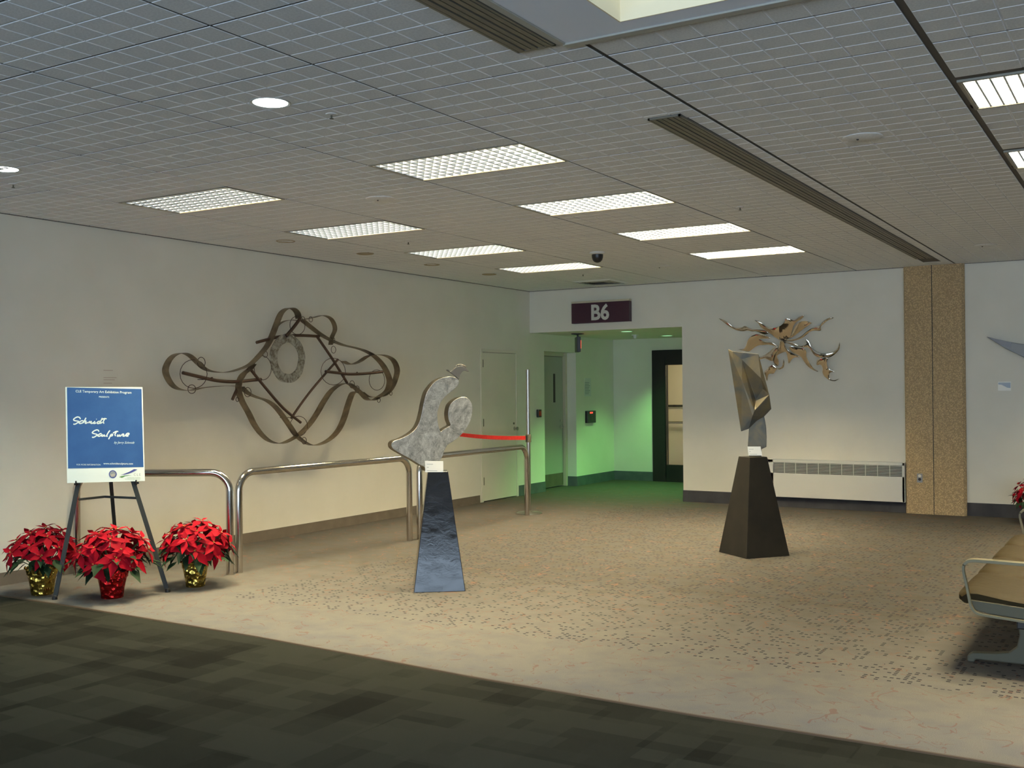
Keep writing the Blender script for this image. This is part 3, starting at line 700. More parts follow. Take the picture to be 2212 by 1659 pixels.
# ------------------------------------------------------------------ wall heater, column outlet, small wall cards
hx0, hx1, hz0, hz1 = -4.43, -2.695, .135, .625; hy = YB-.10
T = thing('wall_heater', ((hx0+hx1)/2, YB, hz0), 'long white baseboard heater cabinet with a dark top grille beside the column', 'heater')
b = MB(); b.box((hx0, hy, hz0), (hx1, YB, hz0+.315)); b.box((hx0, hy, hz1-.04), (hx1, YB, hz1)); b.box((hx0, hy, hz0), (hx0+.085, YB, hz1)); b.box((hx1-.03, hy, hz0), (hx1, YB, hz1)); b.build('cabinet', M['heater'], T, bevel=.003)
b = MB(); b.box((hx0+.085, hy+.02, hz0+.315), (hx1-.03, hy+.03, hz1-.04)); b.build('grille_backing', M['slotdark'], T)
for k in range(7):
    z = hz0+.325+k*.0185; b = MB(); b.box((hx0+.085, hy+.002, z), (hx1-.03, hy+.014, z+.007)); b.build('grille_slat', M['heater'], T)
b = MB()
for k in range(1, 11): x = hx0+.085+k*(hx1-hx0-.115)/11; b.box((x-.003, hy+.002, hz0+.315), (x+.003, hy+.014, hz1-.04))
b.build('grille_mullions', M['heater'], T)
b = MB(); b.box((hx0+.083, hy-.003, hz0), (hx0+.086, hy, hz0+.42)); b.build('panel_seam', M['basebrown'], T)
b = MB(); b.box((hx0-.01, hy+.05, 0), (hx1, hy+.06, hz0)); b.build('plinth', M['basedark'], T)

T = thing('power_outlet', (-2.52, YB-.07, .44), 'grey power outlet plate with one ivory socket on the stone column', 'outlet')
yc = YB-.07
b = MB(); b.box((-2.555, yc-.01, .385), (-2.49, yc, .495)); b.build('cover_plate', M['outlet'], T, bevel=.002)
b = MB(); b.lathe((-2.5225, yc-.01, .467), [(.018, 0), (.018, .004), (.001, .0045)], 18, ax=Vector((0, -1, 0))); b.build('socket', M['ivory'], T)
b = MB(); b.lathe((-2.5225, yc-.01, .425), [(.018, 0), (.018, .004), (.001, .0045)], 18, ax=Vector((0, -1, 0))); b.build('socket', M['black'], T)
T = thing('title_label', (-4.93, YB, 1.56), 'small pale label on the back wall left of the folded sculpture', 'label', None)
b = MB(); b.box((-4.965, YB-.006, 1.505), (-4.89, YB, 1.60)); b.build('card', M['ivory'], T)
T = thing('picture_card', (-1.57, YB, 1.55), 'bright white and blue card on the wall right of the column', 'label')
b = MB(); b.box((-1.64, YB-.006, 1.505), (-1.50, YB, 1.612)); b.build('card', M['card'], T)
pl = BWp; b = MB(); b.prism([(-1.636, 1.60), (-1.504, 1.60), (-1.504, 1.535), (-1.54, 1.54), (-1.60, 1.575), (-1.636, 1.58)], (0, YB-.006, 0), Vector((1, 0, 0)), Vector((0, 0, 1)), Vector((0, -1, 0)), 0, .001); b.build('picture', M['cardshade'], T)
T = thing('title_label', (XL, 6.3, 1.72), 'faint title label on the left wall above the blue poster', 'label')
b = MB(); b.box((XL, 6.20, 1.62), (XL+.001, 6.42, 1.78)); b.build('card', M['wall'], T)
for k, (a_, zz) in enumerate([(.10, 1.765), (.14, 1.70), (.12, 1.68), (.09, 1.65)]):
    b = MB(); b.box((XL+.001, 6.26, zz), (XL+.0016, 6.26+a_, zz+.006)); b.build('print_line', M['inksand'], T)

# ------------------------------------------------------------------ looping strap sculpture on left wall
SP = Pl((XL+.18, 0, 0), (1, 0, 0))
def S(pts): return [SP.w(*p) for p in Z(pts, 320, 640, 3.8138)]
T = thing('strap_sculpture', (XL, 8.3, 1.6), 'large brown steel sculpture of looping straps, rods and rings on the left wall', 'sculpture')
def strap(pts, wd=.090, tt=.0035, depth=0., closed=False):
    c_ = spline(S(pts), 7, closed); n = len(c_); vs = []; nx = Vector((1, 0, 0))
    for i, p in enumerate(c_):
        a_ = c_[max(i-1, 0)]; b_ = c_[min(i+1, n-1)]; tn = (b_-a_).normalized(); sdv = tn.cross(nx).normalized()*tt*.5
        for sgn_n, sgn_s in ((-1, -1), (1, -1), (1, 1), (-1, 1)): vs.append(p+nx*(depth+sgn_n*wd/2)+sdv*sgn_s)
    fs = []
    for i in range(n-1):
        for k in range(4): fs.append((i*4+k, i*4+(k+1) % 4, (i+1)*4+(k+1) % 4, (i+1)*4+k))
    fs += [(3, 2, 1, 0), tuple((n-1)*4+k for k in range(4))]
    b = MB(); b.add(vs, fs); b.build('strap', M['strap'], T, smooth=True)
strap([(725,740),(660,738),(560,742),(430,757),(350,775),(250,765),(185,715),(143,620),(165,540),(215,485),(285,468),(345,490),(410,550),(470,600),(540,622),(640,626),(740,603),(840,560),(920,482),(985,400),(1030,300),(1060,220),(1095,140),(1140,102),(1190,100),(1228,135),(1240,185)])
strap([(1000,372),(1040,320),(1080,245),(1130,208),(1190,195),(1250,198)], .05, depth=-.03)
strap([(1275,192),(1350,178),(1440,158),(1500,180),(1532,230),(1538,280),(1515,335),(1503,400)], .065)
strap([(1262,195),(1340,258),(1420,318),(1500,362),(1600,402),(1700,425),(1780,450),(1860,495),(1930,570),(1975,660),(1982,720),(1960,780),(1900,825),(1850,855),(1800,850),(1750,800),(1690,748),(1640,718),(1570,730),(1500,782),(1440,868),(1390,955),(1330,1045),(1260,1120),(1180,1175),(1090,1212),(1000,1195),(930,1140),(870,1060),(820,960),(770,870),(742,790),(742,720),(770,650),(830,600),(862,560)], depth=.01)
strap([(1590,535),(1650,562),(1720,540),(1790,495),(1860,482),(1940,490),(2005,530),(2035,610),(2015,700),(1975,775),(1920,820),(1850,830),(1790,825),(1740,790)], .085, depth=.03)
strap([(772,745),(830,800),(900,832),(980,858),(1050,908),(1110,980),(1170,1065),(1225,1145),(1290,1200),(1360,1228),(1440,1212),(1520,1162),(1580,1090),(1620,1000),(1650,900),(1685,805),(1715,785)], depth=-.01)
def rod(pts, r=.014, d=0.):
    b = MB(); b.tube([p+Vector((d, 0, 0)) for p in spline(S(pts), 5)], r, 8); b.build('rod', M['brown'], T, smooth=True)
rod([(285,630),(400,658),(540,690),(640,702),(740,703),(850,692),(930,685)], .017)
rod([(905,380),(1010,352),(1120,328),(1260,322),(1420,330)], .016, -.02)
rod([(1390,330),(1520,520),(1640,715)], .015); rod([(830,600),(960,760),(1100,920),(1245,1040)], .015, .02)
rod([(1190,1005),(1290,860),(1400,720),(1575,520)], .013, -.02); rod([(1450,620),(1560,632),(1650,642),(1780,637),(1920,622)], .016, .02)
rod([(835,600),(770,710),(705,852)], .015, -.02); rod([(1240,185),(1180,265),(1125,328)], .018, .02)
def ring(cx, cy, r, tilt=0., d=0.):
    c_ = S([(cx, cy)])[0]+Vector((d, 0, 0)); rr = r/3.8138/200
    e1 = Vector((math.sin(tilt), math.cos(tilt), 0)); pts = [c_+(e1*math.cos(a)+Vector((0, 0, 1))*math.sin(a))*rr for a in [2*math.pi*i/20 for i in range(20)]]
    b = MB(); b.tube(pts, .0035, 5, closed=True); b.build('wire_ring', M['brown'], T, smooth=True)
for cx, cy, r, tl in [(375,640,105,.3),(438,545,38,0),(360,765,32,.2),(945,590,95,0),(965,478,25,0),(1527,440,30,0),(1522,362,26,0),(1885,690,92,.2),(1525,620,115,.4),(820,790,36,0),(1275,192,24,0),(1340,190,22,0),(1240,1070,82,.3),(1285,1190,28,0),(1680,726,33,0),(1722,766,30,0),(1900,855,22,0),(1230,240,75,.2),(735,850,16,0),(2000,800,18,0)]: ring(cx, cy, r, tl)
c_ = S([(1147, 512)])[0]; b = MB(); n = 48; ro, ri = .262, .168
vs = []
for i in range(n):
    a = 2*math.pi*i/n; wob = 1+.012*math.sin(5*a)+.01*math.sin(9*a+1)
    for r_, dx in ((ro*wob, 0), (ro*wob, .012), (ri*wob, .016), (ri*wob, 0)): vs.append(c_+Vector((dx, math.cos(a)*r_, math.sin(a)*r_)))
fs = []
for i in range(n):
    j = (i+1) % n
    for k in range(4): fs.append((i*4+k, i*4+(k+1) % 4, j*4+(k+1) % 4, j*4+k))
b.add(vs, fs); b.build('disc_ring', M['galv'], T, label='grey galvanised flat ring')
for (cx, cy) in ((515, 685), (1712, 640), (1127, 328), (1190, 1000)):
    p = S([(cx, cy)])[0]; b = MB(); b.tube([(XL, p.y, p.z), p+Vector((.01, 0, 0))], .0035, 8); b.lathe((XL+.18+.012, p.y, p.z+.012), [(.012, 0), (.012, .01), (.001, .012)], 8, ax=Vector((1, 0, 0))); b.build('mounting_pin', M['brown'], T)

# ------------------------------------------------------------------ mirror steel flame sculpture on back wall
MP = Pl((0, YB-.07, 0), (0, -1, 0))
T = thing('flame_sculpture', (-4.2, YB, 2.2), 'mirror steel sculpture of flame-like blades on the back wall', 'sculpture')
shapes = [
 [(175,275),(215,282),(290,318),(340,358),(400,405),(480,415),(530,408),(575,388),(640,420),(700,438),(800,440),(880,450),(930,500),(860,515),(800,490),(740,468),(680,470),(610,455),(540,468),(450,455),(370,420),(300,370),(240,320)],
 [(740,300),(820,330),(880,375),(950,410),(1030,418),(1100,400),(1160,360),(1200,310),(1215,270),(1290,290),(1360,285),(1420,245),(1490,220),(1465,270),(1380,320),(1330,370),(1300,440),(1270,530),(1210,595),(1130,610),(1050,570),(960,500),(880,450),(820,400),(795,350)],
 [(1620,345),(1560,320),(1480,318),(1410,350),(1350,420),(1310,500),(1260,560),(1230,590),(1330,545),(1400,490),(1440,430),(1500,370),(1560,355)],
 [(1945,265),(1900,257),(1830,283),(1770,328),(1720,385),(1650,392),(1580,418),(1500,480),(1430,540),(1340,580),(1180,605),(1280,622),(1370,602),(1450,570),(1520,520),(1570,475),(1640,457),(1735,460),(1740,400),(1790,350),(1860,298)],
 [(1185,622),(1290,640),(1370,662),(1440,700),(1500,660),(1515,600),(1535,590),(1565,630),(1590,690),(1640,750),(1700,793),(1780,812),(1880,803),(1960,768),(2010,710),(2033,640),(2030,730),(1980,800),(1900,860),(1800,880),(1700,868),(1640,830),(1600,770),(1560,722),(1470,715),(1380,700),(1280,670)],
 [(1280,700),(1400,722),(1500,740),(1535,790),(1530,850),(1560,930),(1620,1020),(1705,1090),(1640,1070),(1550,1010),(1490,930),(1450,865),(1380,820),(1310,780)],
 [(1130,615),(1180,620),(1200,700),(1240,760),(1310,810),(1420,862),(1340,870),(1290,900),(1240,965),(1230,880),(1210,790),(1150,800),(1060,850),(1085,920),(1070,1000),(1030,985),(1000,930),(1000,870),(1060,790),(1110,700)],
 [(1080,700),(1085,770),(1030,830),(1000,925),(940,910),(880,885),(790,905),(700,890),(750,870),(850,850),(950,790),(1020,730)],
 [(480,750),(560,740),(610,690),(640,610),(700,545),(780,515),(870,515),(985,570),(940,582),(860,585),(800,590),(900,625),(1000,640),(1080,700),(960,678),(860,682),(780,690),(700,740),(640,782),(560,768)],
 [(905,1235),(882,1150),(870,1100),(920,1050),(960,1000),(1000,985),(1040,1012),(1070,1040),(1110,1030),(1150,990),(1170,900),(1180,960),(1160,1030),(1100,1058),(1060,1050),(1010,1120),(950,1122),(920,1160)],
 [(1690,990),(1692,930),(1730,885),(1800,870),(1870,882),(1850,920),(1845,980),(1870,1040),(1955,1090),(1890,1105),(1870,1160),(1890,1208),(1950,1222),(2020,1200),(1960,1235),(1880,1222),(1810,1170),(1775,1110),(1780,1040),(1750,985)]]
for si, sh in enumerate(shapes):
    ol = [Vector(MP.uv(*q)) for q in Z(sh, 1530, 650, 7.135)]
    ol = spline([Vector((q.x, q.y, 0)) for q in ol], 3, True)
    bm = bmesh.new(); d0 = (si % 3)*.02
    cx_ = sum(q.x for q in ol)/len(ol); cy_ = sum(q.y for q in ol)/len(ol)
    vs = [bm.verts.new((q.x, q.y, 0)) for q in ol]; f = bm.faces.new(vs)
    bmesh.ops.triangulate(bm, faces=[f])
    bmesh.ops.subdivide_edges(bm, edges=bm.edges[:], cuts=1, use_grid_fill=True)
    bnd = {v for e in bm.edges if e.is_boundary for v in e.verts}
    rs = random.Random(si)
    a1, a2 = rs.uniform(-.35, .35), rs.uniform(-.3, .5)
    for v in bm.verts:
        h = .0 if v in bnd else .004
        v.co.z = h + (v.co.x-cx_)*a1*.16 + (v.co.y-cy_)*(.15+a2*.16) + .006*math.sin(v.co.x*16+si)
    r_ = bmesh.ops.extrude_face_region(bm, geom=bm.faces[:])
    for v in [g for g in r_['geom'] if isinstance(g, bmesh.types.BMVert)]: v.co.z -= .012
    bmesh.ops.recalc_face_normals(bm, faces=bm.faces)
    me = bpy.data.meshes.new('blade'); bm.to_mesh(me); bm.free(); me.materials.append(M['mirror'])
    base_ = w0(T)
    for v in me.vertices: v.co = MP.at(v.co.x, v.co.y, v.co.z+.02+d0)-base_
    for p in me.polygons: p.use_smooth = True
    me.set_sharp_from_angle(angle=math.radians(45))
    o = bpy.data.objects.new('blade', me); COL.objects.link(o); o.parent = T
p = MP.w(1530+1140/7.135, 650+620/7.135)
b = MB(); b.lathe((p.x, YB, p.z), [(.03, 0), (.03, .06), (.02, .085)], 16, ax=Vector((0, -1, 0))); b.build('mounting_boss', M['brown'], T, smooth=True)
for q in ((-5.1, 2.42), (-3.72, 2.1), (-4.4, 1.9), (-4.0, 1.9), (-3.72, 1.75), (-4.75, 2.2), (-3.95, 2.45)):
    pass

# spike sculpture at right edge
T = thing('spike_sculpture', (-1.2, YB, 2.0), 'pointed grey metal spike sculpture cut off by the right edge of the view', 'sculpture')
pl = Pl((0, YB-.06, 0), (0, -1, 0))
ol = [pl.uv(*q) for q in [(2131, 727), (2175, 738), (2212, 744), (2330, 772), (2345, 800), (2300, 812), (2212, 772), (2170, 752)]]
b = MB(); b.prism([(q.x, q.y) for q in ol], pl.o, pl.u, pl.v, pl.n, -.045, .015); b.build('spike', M['bluegrey'], T, bevel=.004)
ol = [pl.uv(*q) for q in [(2134, 728), (2186, 740), (2182, 751), (2160, 744)]]
b = MB(); b.prism([(q.x, q.y) for q in ol], pl.o, pl.u, pl.v, pl.n, .015, .022); b.build('tip_facet', M['spikedark'], T)

# ------------------------------------------------------------------ pedestals and sculptures
def obelisk(name, base, top, z1, mt, label, cat='pedestal'):
    T = thing(name, (sum(p[0] for p in base)/4, sum(p[1] for p in base)/4, 0), label, cat)
    b = MB(); b.add([(p[0], p[1], 0.0) for p in base]+[(p[0], p[1], z1) for p in top], [(3, 2, 1, 0), (4, 5, 6, 7)]+[(i, (i+1) % 4, (i+1) % 4+4, i+4) for i in range(4)])
    b.build('body', mt, T, bevel=.004); return T
def sq(c, ang, h):
    u_ = Vector((math.cos(ang), math.sin(ang))); v_ = Vector((-u_.y, u_.x)); c = Vector(c)
    return [tuple(c-u_*h-v_*h), tuple(c+u_*h-v_*h), tuple(c+u_*h+v_*h), tuple(c-u_*h+v_*h)]
angA = .655; cA = Vector((-4.90, 6.92)); ZA = .925
obelisk('tapered_pedestal', sq(cA, angA, .2), sq(cA, angA, .078), ZA, M['lam'], 'glossy black tapered pedestal under the grey curved sculpture')
angB = math.radians(52); cB = Vector((-3.277, 9.75)); ZB = .915
obelisk('tapered_pedestal', sq(cB, angB, .235), sq(cB, angB, .095), ZB, M['matblack'], 'matt black tapered pedestal under the folded metal sculpture')

# curved aluminium sculpture
nA = Vector((math.sin(1.04), -math.cos(1.04), 0))
AP = Pl((cA.x, cA.y, ZA), nA)
pxA = [(840,1425),(870,1370),(888,1310),(940,1218),(1000,1180),(1080,1122),(1150,1052),(1210,970),(1255,880),(1278,780),(1280,690),(1262,630),(1222,580),(1170,558),(1110,562),(1050,590),(1000,630),(965,680),(948,750),(945,810),(955,880),(978,945),(930,975),(880,1005),(845,1035),(828,1005),(810,940),(799,860),(799,780),(812,720),(840,645),(880,582),(930,530),(990,482),(1050,432),(1088,385),(1095,342),(1075,305),(1030,284),(960,276),(880,288),(800,322),(740,370),(690,430),(650,492),(625,572),(605,660),(590,740),(572,820),(548,900),(508,980),(450,1040),(380,1088),(290,1132),(215,1155),(178,1180),(164,1215),(176,1260),(220,1298),(300,1345),(400,1398),(480,1446),(560,1496),(620,1527),(650,1592),(790,1592),(812,1500)]
T = thing('curved_sculpture', (cA.x, cA.y, ZA), 'swirled grey aluminium curved sculpture with a bird on the glossy pedestal', 'sculpture')
ol = [AP.uv(*q) for q in Z(pxA, 820, 770, 6.379)]; ol = spline([Vector((q.x, q.y, 0)) for q in ol], 3, True)
b = MB(); b.prism([(q.x, max(q.y, .0005)) for q in ol], AP.o, AP.u, AP.v, AP.n, -.08, .0, 0, 1); b.build('body', [M['swirl'], M['swirlside']], T, smooth=True, bevel=.003)
bird = [(1104,314),(1088,305),(1060,275),(1025,250),(985,222),(935,188),(950,180),(980,205),(1015,190),(1060,152),(1100,136),(1140,132),(1185,150),(1215,175),(1240,210),(1200,198),(1165,200),(1135,225),(1115,262)]
crest = [(1075,150),(1085,120),(1110,108),(1150,104),(1200,122),(1226,136),(1212,150),(1190,145),(1160,135),(1120,128)]
for nm, pts, t0, t1 in (('bird', bird, -.03, -.008), ('bird_crest', crest, -.055, -.035)):
    ol = [AP.uv(*q) for q in Z(pts, 820, 770, 6.379)]; ol = spline([Vector((q.x, q.y, 0)) for q in ol], 3, True)
    b = MB(); b.prism([(q.x, q.y) for q in ol], AP.o, AP.u, AP.v, AP.n, t0, t1); b.build(nm, M['galv'] if nm == 'bird_crest' else M['bluegrey'], T, smooth=True, bevel=.002)
q = AP.uv(820+1098/6.379, 770+300/6.379); b = MB(); b.tube([AP.at(q.x, q.y-.03, -.035), AP.at(q.x, q.y+.02, -.035)], .005, 8); b.tube([AP.at(q.x, q.y+.10, -.035), AP.at(q.x+.02, q.y+.105, -.07)], .004, 6); b.build('pin', M['brown'], T)
def card(px, sc, P_, label, thick=.003):
    a_, c2, e, g_ = [P_.w(*q) for q in px]
    P_ = Pl(P_.o+P_.n*.004, P_.n); a_, c2, e, g_ = [P_.w(*q) for q in px]
    T = thing('title_card', ((a_+e)/2), label, 'label')
    n_ = P_.n*thick; b = MB(); b.add([a_, c2, e, g_, a_-n_, c2-n_, e-n_, g_-n_], [(0, 1, 2, 3), (7, 6, 5, 4), (0, 4, 5, 1), (1, 5, 6, 2), (2, 6, 7, 3), (3, 7, 4, 0)]); b.build('card', M['card'], T)
    for k, (v_, ln) in enumerate(((.28, .42), (.55, .12), (.85, .7))):
        p0 = a_.lerp(g_, v_)+(c2-a_)*.1+P_.n*.0006; d = (c2-a_)*ln*.8; h_ = (g_-a_)*.03
        b = MB(); b.add([p0, p0+d, p0+d+h_, p0+h_], [(0, 1, 2, 3)]); b.build('print_line', M['inkgrey'], T, recalc=False)
nc = Vector((math.sin(angA), -math.cos(angA), 0)); CPA = Pl((cA.x+nc.x*.076, cA.y+nc.y*.076, ZA), nc)
card([(918, 995.5), (957.5, 996), (957.5, 1020), (918.5, 1020)], 1, CPA, 'cream title card at the foot of the grey curved sculpture')

# folded sheet sculpture on the matt pedestal
nB = (Vector((0, 0, 0))-Vector((cB.x, cB.y, 0))).normalized()
BP = Pl((cB.x, cB.y, ZB), nB)
V = dict(a=(210,90,0), b=(272,122,.02), c=(628,158,.0), d=(778,722,.02), e=(805,915,-.02), f=(705,1020,-.015), g=(545,1010,.06), h=(388,1225,.0), h2=(420,1222,.012), i=(490,1190,.02), j=(405,262,.0), k=(665,495,.03), l=(592,800,-.06), m=(572,935,.055), n=(400,520,.055), o=(300,300,.035), p=(600,1078,.01), q=(690,640,-.01))
kk = list(V); P3 = [BP.w(1540+V[x][0]/6.381, 740+V[x][1]/6.381, V[x][2]*.6) for x in kk]; ix = {x: i for i, x in enumerate(kk)}
F_ = ['aob', 'bojc'[0:3], 'bjc', 'ojn', 'aonh', 'ngh', 'ghi', 'gip', 'jkc', 'kqdc'[0:4], 'jnm', 'jml', 'jlk', 'klq', 'nmg', 'mgf', 'lmdq', 'mfed', 'gpf']
T = thing('folded_sculpture', (cB.x, cB.y, ZB), 'folded bronze-grey sheet metal sculpture on the matt black pedestal', 'sculpture')
b = MB(); b.add(P3, [tuple(ix[x] for x in f) for f in F_])
o = b.build('folded_sheet', M['bronze'], T, recalc=True)
sm = o.modifiers.new('solid', 'SOLIDIFY'); sm.thickness = .008; sm.offset = 0; bv = o.modifiers.new('bev', 'BEVEL'); bv.width = .006; bv.segments = 2
ol = [BP.uv(*q_) for q_ in Z([(497,1180),(520,1120),(600,1060),(703,1000),(722,1090),(735,1180),(740,1300),(738,1440),(672,1470),(670,1575),(500,1575),(480,1430),(490,1300)], 1540, 740, 6.381)]
b = MB(); b.prism([(q.x, max(q.y, 0.0005)) for q in ol], BP.o, BP.u, BP.v, BP.n, -.05, -.02); b.build('neck', M['bronze'], T, bevel=.004)
CPB = Pl((cB.x+nB.x*.095, cB.y+nB.y*.095, ZB), nB)
card([(1614.5, 964.5), (1643, 964.5), (1646.5, 984), (1617, 984)], 1, CPB, 'white title card at the foot of the folded metal sculpture')

# ------------------------------------------------------------------ poster on easel
PN = Vector((.77, -.62, .14)).normalized()
PP = Pl(Vector((-6.90, 5.44, 1.0))-PN*.125, PN)
cor = [PP.w(*q) for q in ((141, 836), (308, 836), (313, 1039), (145, 1043.5))]   # TL TR BR BL
O = cor[3]; U = cor[2]-cor[3]; VV = cor[0]-cor[3]; VR = cor[1]-cor[2]
class Bil:
    n = PP.n
    def at(s, u, v, off=0.): return O+U*u+(VV*(1-u)+VR*u)*v+PP.n*off
    def px(s, x, y):
        v = (1043.5-4.5*(x-145)/168-y)/205.5; u = (x-145+4*v)/167.5; return u, v
BI = Bil()
T = thing('exhibition_poster', tuple(cor[3].lerp(cor[2], .5)), 'blue exhibition poster with white script lettering standing on the easel', 'poster')
b = MB(); v8 = [BI.at(0, 0), BI.at(1, 0), BI.at(1, 1), BI.at(0, 1)]; v8 += [p-PP.n*.006 for p in v8]
b.add(v8, [(0, 1, 2, 3), (7, 6, 5, 4), (0, 4, 5, 1), (1, 5, 6, 2), (2, 6, 7, 3), (3, 7, 4, 0)]); b.build('board', M['poster'], T)
def flat(pts_px, m, name, off=.0008):
    b = MB(); b.add([BI.at(*BI.px(*p), off) for p in pts_px], [tuple(range(len(pts_px)))]); return b.build(name, m, T, recalc=False)
flat([(147, 1012.6), (309.5, 1009), (306, 838), (144.5, 839)], M['posterblue'], 'blue_field')
def strokes(lst, ox, oy, k, wpx, name, m):
    b = MB()
    for st in lst:
        c_ = spline([Vector((ox+x/k, oy+y/k, 0)) for x, y in st], 5) if len(st) > 2 else [Vector((ox+x/k, oy+y/k, 0)) for x, y in st]
        L_ = []; n = len(c_)
        for i, p in enumerate(c_):
            tn = (c_[min(i+1, n-1)]-c_[max(i-1, 0)]).normalized(); s_ = Vector((-tn.y, tn.x, 0))*wpx*(.5 if 0 < i < n-1 else .3)
            L_.append((p+s_, p-s_))
        vs = []
        for l_, r_ in L_: vs += [BI.at(*BI.px(l_.x, l_.y), .0018), BI.at(*BI.px(r_.x, r_.y), .0018)]
        b.add(vs, [(2*i, 2*i+1, 2*i+3, 2*i+2) for i in range(n-1)])
    b.build(name, m, T, recalc=False)
strokes([[(365,190),(340,135),(270,115),(190,150),(135,205),(170,240),(270,255),(320,275),(270,310),(190,360),(125,360)],
 [(470,258),(430,238),(370,262),(322,310),(350,335),(420,320),(485,272)], [(555,135),(520,205),(450,322)], [(455,315),(510,258),(555,250),(530,318),(560,325),(612,290)],
 [(665,258),(618,322)], [(625,315),(690,258),(665,320)], [(668,315),(740,256),(718,318),(760,325),(800,300)], [(862,248),(805,318),(850,324),(900,300)], [(900,172),(918,188)],
 [(1030,245),(965,262),(932,305),(965,330),(1030,285),(1110,130)], [(1110,130),(1050,250),(1020,318),(1070,305),(1110,280)], [(1195,160),(1140,262),(1168,325)], [(1090,190),(1180,153),(1258,163)]],
 150, 895, 15.8, 2.6, 'lettering', M['ink'])
strokes([[(990,605),(970,560),(920,545),(830,580),(765,640),(810,670),(900,690),(935,712),(880,762),(810,800),(755,792)], [(1085,680),(1040,672),(970,720),(958,752),(1010,760),(1090,712)],
 [(1115,690),(1080,745),(1120,755),(1185,700)], [(1185,700),(1165,748),(1220,750)], [(1372,558),(1325,610),(1250,748),(1290,752)], [(1420,680),(1380,745),(1320,860)], [(1365,760),(1410,695),(1460,690),(1445,735),(1385,752)],
 [(1595,598),(1540,690),(1565,748)], [(1470,650),(1580,588),(1655,592)], [(1650,690),(1620,745),(1655,750),(1715,692)], [(1715,692),(1695,745),(1735,750)], [(1735,750),(1795,682),(1845,682),(1812,738),(1855,745),(1915,712)],
 [(1915,712),(2005,695),(2022,652),(1965,650),(1910,705),(1940,745),(2005,738)]], 150, 895, 15.8, 2.6, 'lettering', M['ink'])
def ptext(txt, cxp, cyp, hpx, wpx_, m, shear=0., bold=0.):
    # text measured in poster pixels
    cu = bpy.data.curves.new('t', 'FONT'); cu.body = txt; cu.size = 1; cu.align_x = 'CENTER'; cu.shear = shear; cu.offset = bold; cu.resolution_u = 2
    ob = bpy.data.objects.new('t', cu); COL.objects.link(ob); dg = bpy.context.evaluated_depsgraph_get(); me = bpy.data.meshes.new_from_object(ob.evaluated_get(dg)); bpy.data.objects.remove(ob)
    xs_ = [v.co.x for v in me.vertices]; k = wpx_/(max(xs_)-min(xs_)); kh = hpx/.72; base_ = w0(T)
    for v in me.vertices: v.co = BI.at(*BI.px(cxp+v.co.x*k, cyp-v.co.y*kh), .0018)-base_
    me.name = 'lettering'; me.materials.clear(); me.materials.append(m); o = bpy.data.objects.new('lettering', me); COL.objects.link(o); o.parent = T
ptext('CLE Temporary Art Exhibition Program', 223.5, 849, 5.2, 121, M['ink'], bold=.012)
ptext('PRESENTS', 224, 859.3, 3.4, 22, M['ink'], bold=.01)
ptext('by Jerry Schmidt', 267, 958.5, 5.2, 45, M['ink'], shear=.45)
ptext('FOR MORE INFORMATION', 190.5, 1006, 3.3, 51, M['ink']); ptext('www.schmidtsculpture.com', 254.5, 1003.6, 4.2, 64, M['ink'], bold=.01)
ptext('C L E', 295.5, 1027.7, 5.2, 15, M['inkgrey']); ptext('CLEVELAND HOPKINS', 288, 1032.8, 1.6, 29, M['inkgreen']); ptext('INTERNATIONAL AIRPORT', 286, 1035.6, 1.6, 33, M['inkgreen'])
def disc(cx, cy, r, m, nm, off): flat([(cx+r*math.cos(a), cy+r*math.sin(a)) for a in [2*math.pi*i/24 for i in range(24)]], m, nm, off)
disc(242.5, 1024.5, 8.6, M['inkblue'], 'seal', .0010); disc(242.5, 1024.5, 6.6, M['inkgrey'], 'seal_centre', .0014)
for k in range(4): strokes([[(237.5+k*.3, 1024.5+k*1.5), (240.5, 1025.3+k*1.4), (244, 1023.9+k*1.5), (247.5-k*.4, 1025+k*1.3)]], 0, 0, 1, .8, 'seal_stripe', M['inksand'])
zf = lambda L_: [(220+a/22.12, 995+b_/22.12) for a, b_ in L_]
flat(zf([(860,690),(1000,650),(1150,590),(1300,530),(1420,460),(1520,405),(1690,425),(1560,500),(1420,570),(1270,625),(1100,665)]), M['inkblue'], 'logo_runway')
flat(zf([(800,790),(900,745),(1050,715),(1250,695),(1420,715),(1250,720),(1100,745),(960,818),(930,825)]), M['inkgreen'], 'logo_swoosh')

# easel
T = thing('display_easel', (-7.1, 5.5, 0), 'dark grey metal tripod easel holding the blue poster', 'easel')
def legpt(px, py, off=0.): return PP.w(px, py, off)
fl = Vector((-7.18, 5.11, 0)); frr = Vector((-6.655, 5.735, 0)); fb = Vector((-7.72, 6.12, 0))
apex = PP.w(226, 845, -.03)
def bar(a_, c2, wd, tk, nrm, name, m=M['easel']):
    a_ = Vector(a_); c2 = Vector(c2); d = c2-a_; s_ = d.cross(Vector(nrm)).normalized(); n_ = s_.cross(d).normalized()
    b = MB(); b.obox((a_+c2)/2, d/2, s_*wd/2, n_*tk/2); return b.build(name, m, T, bevel=.003)
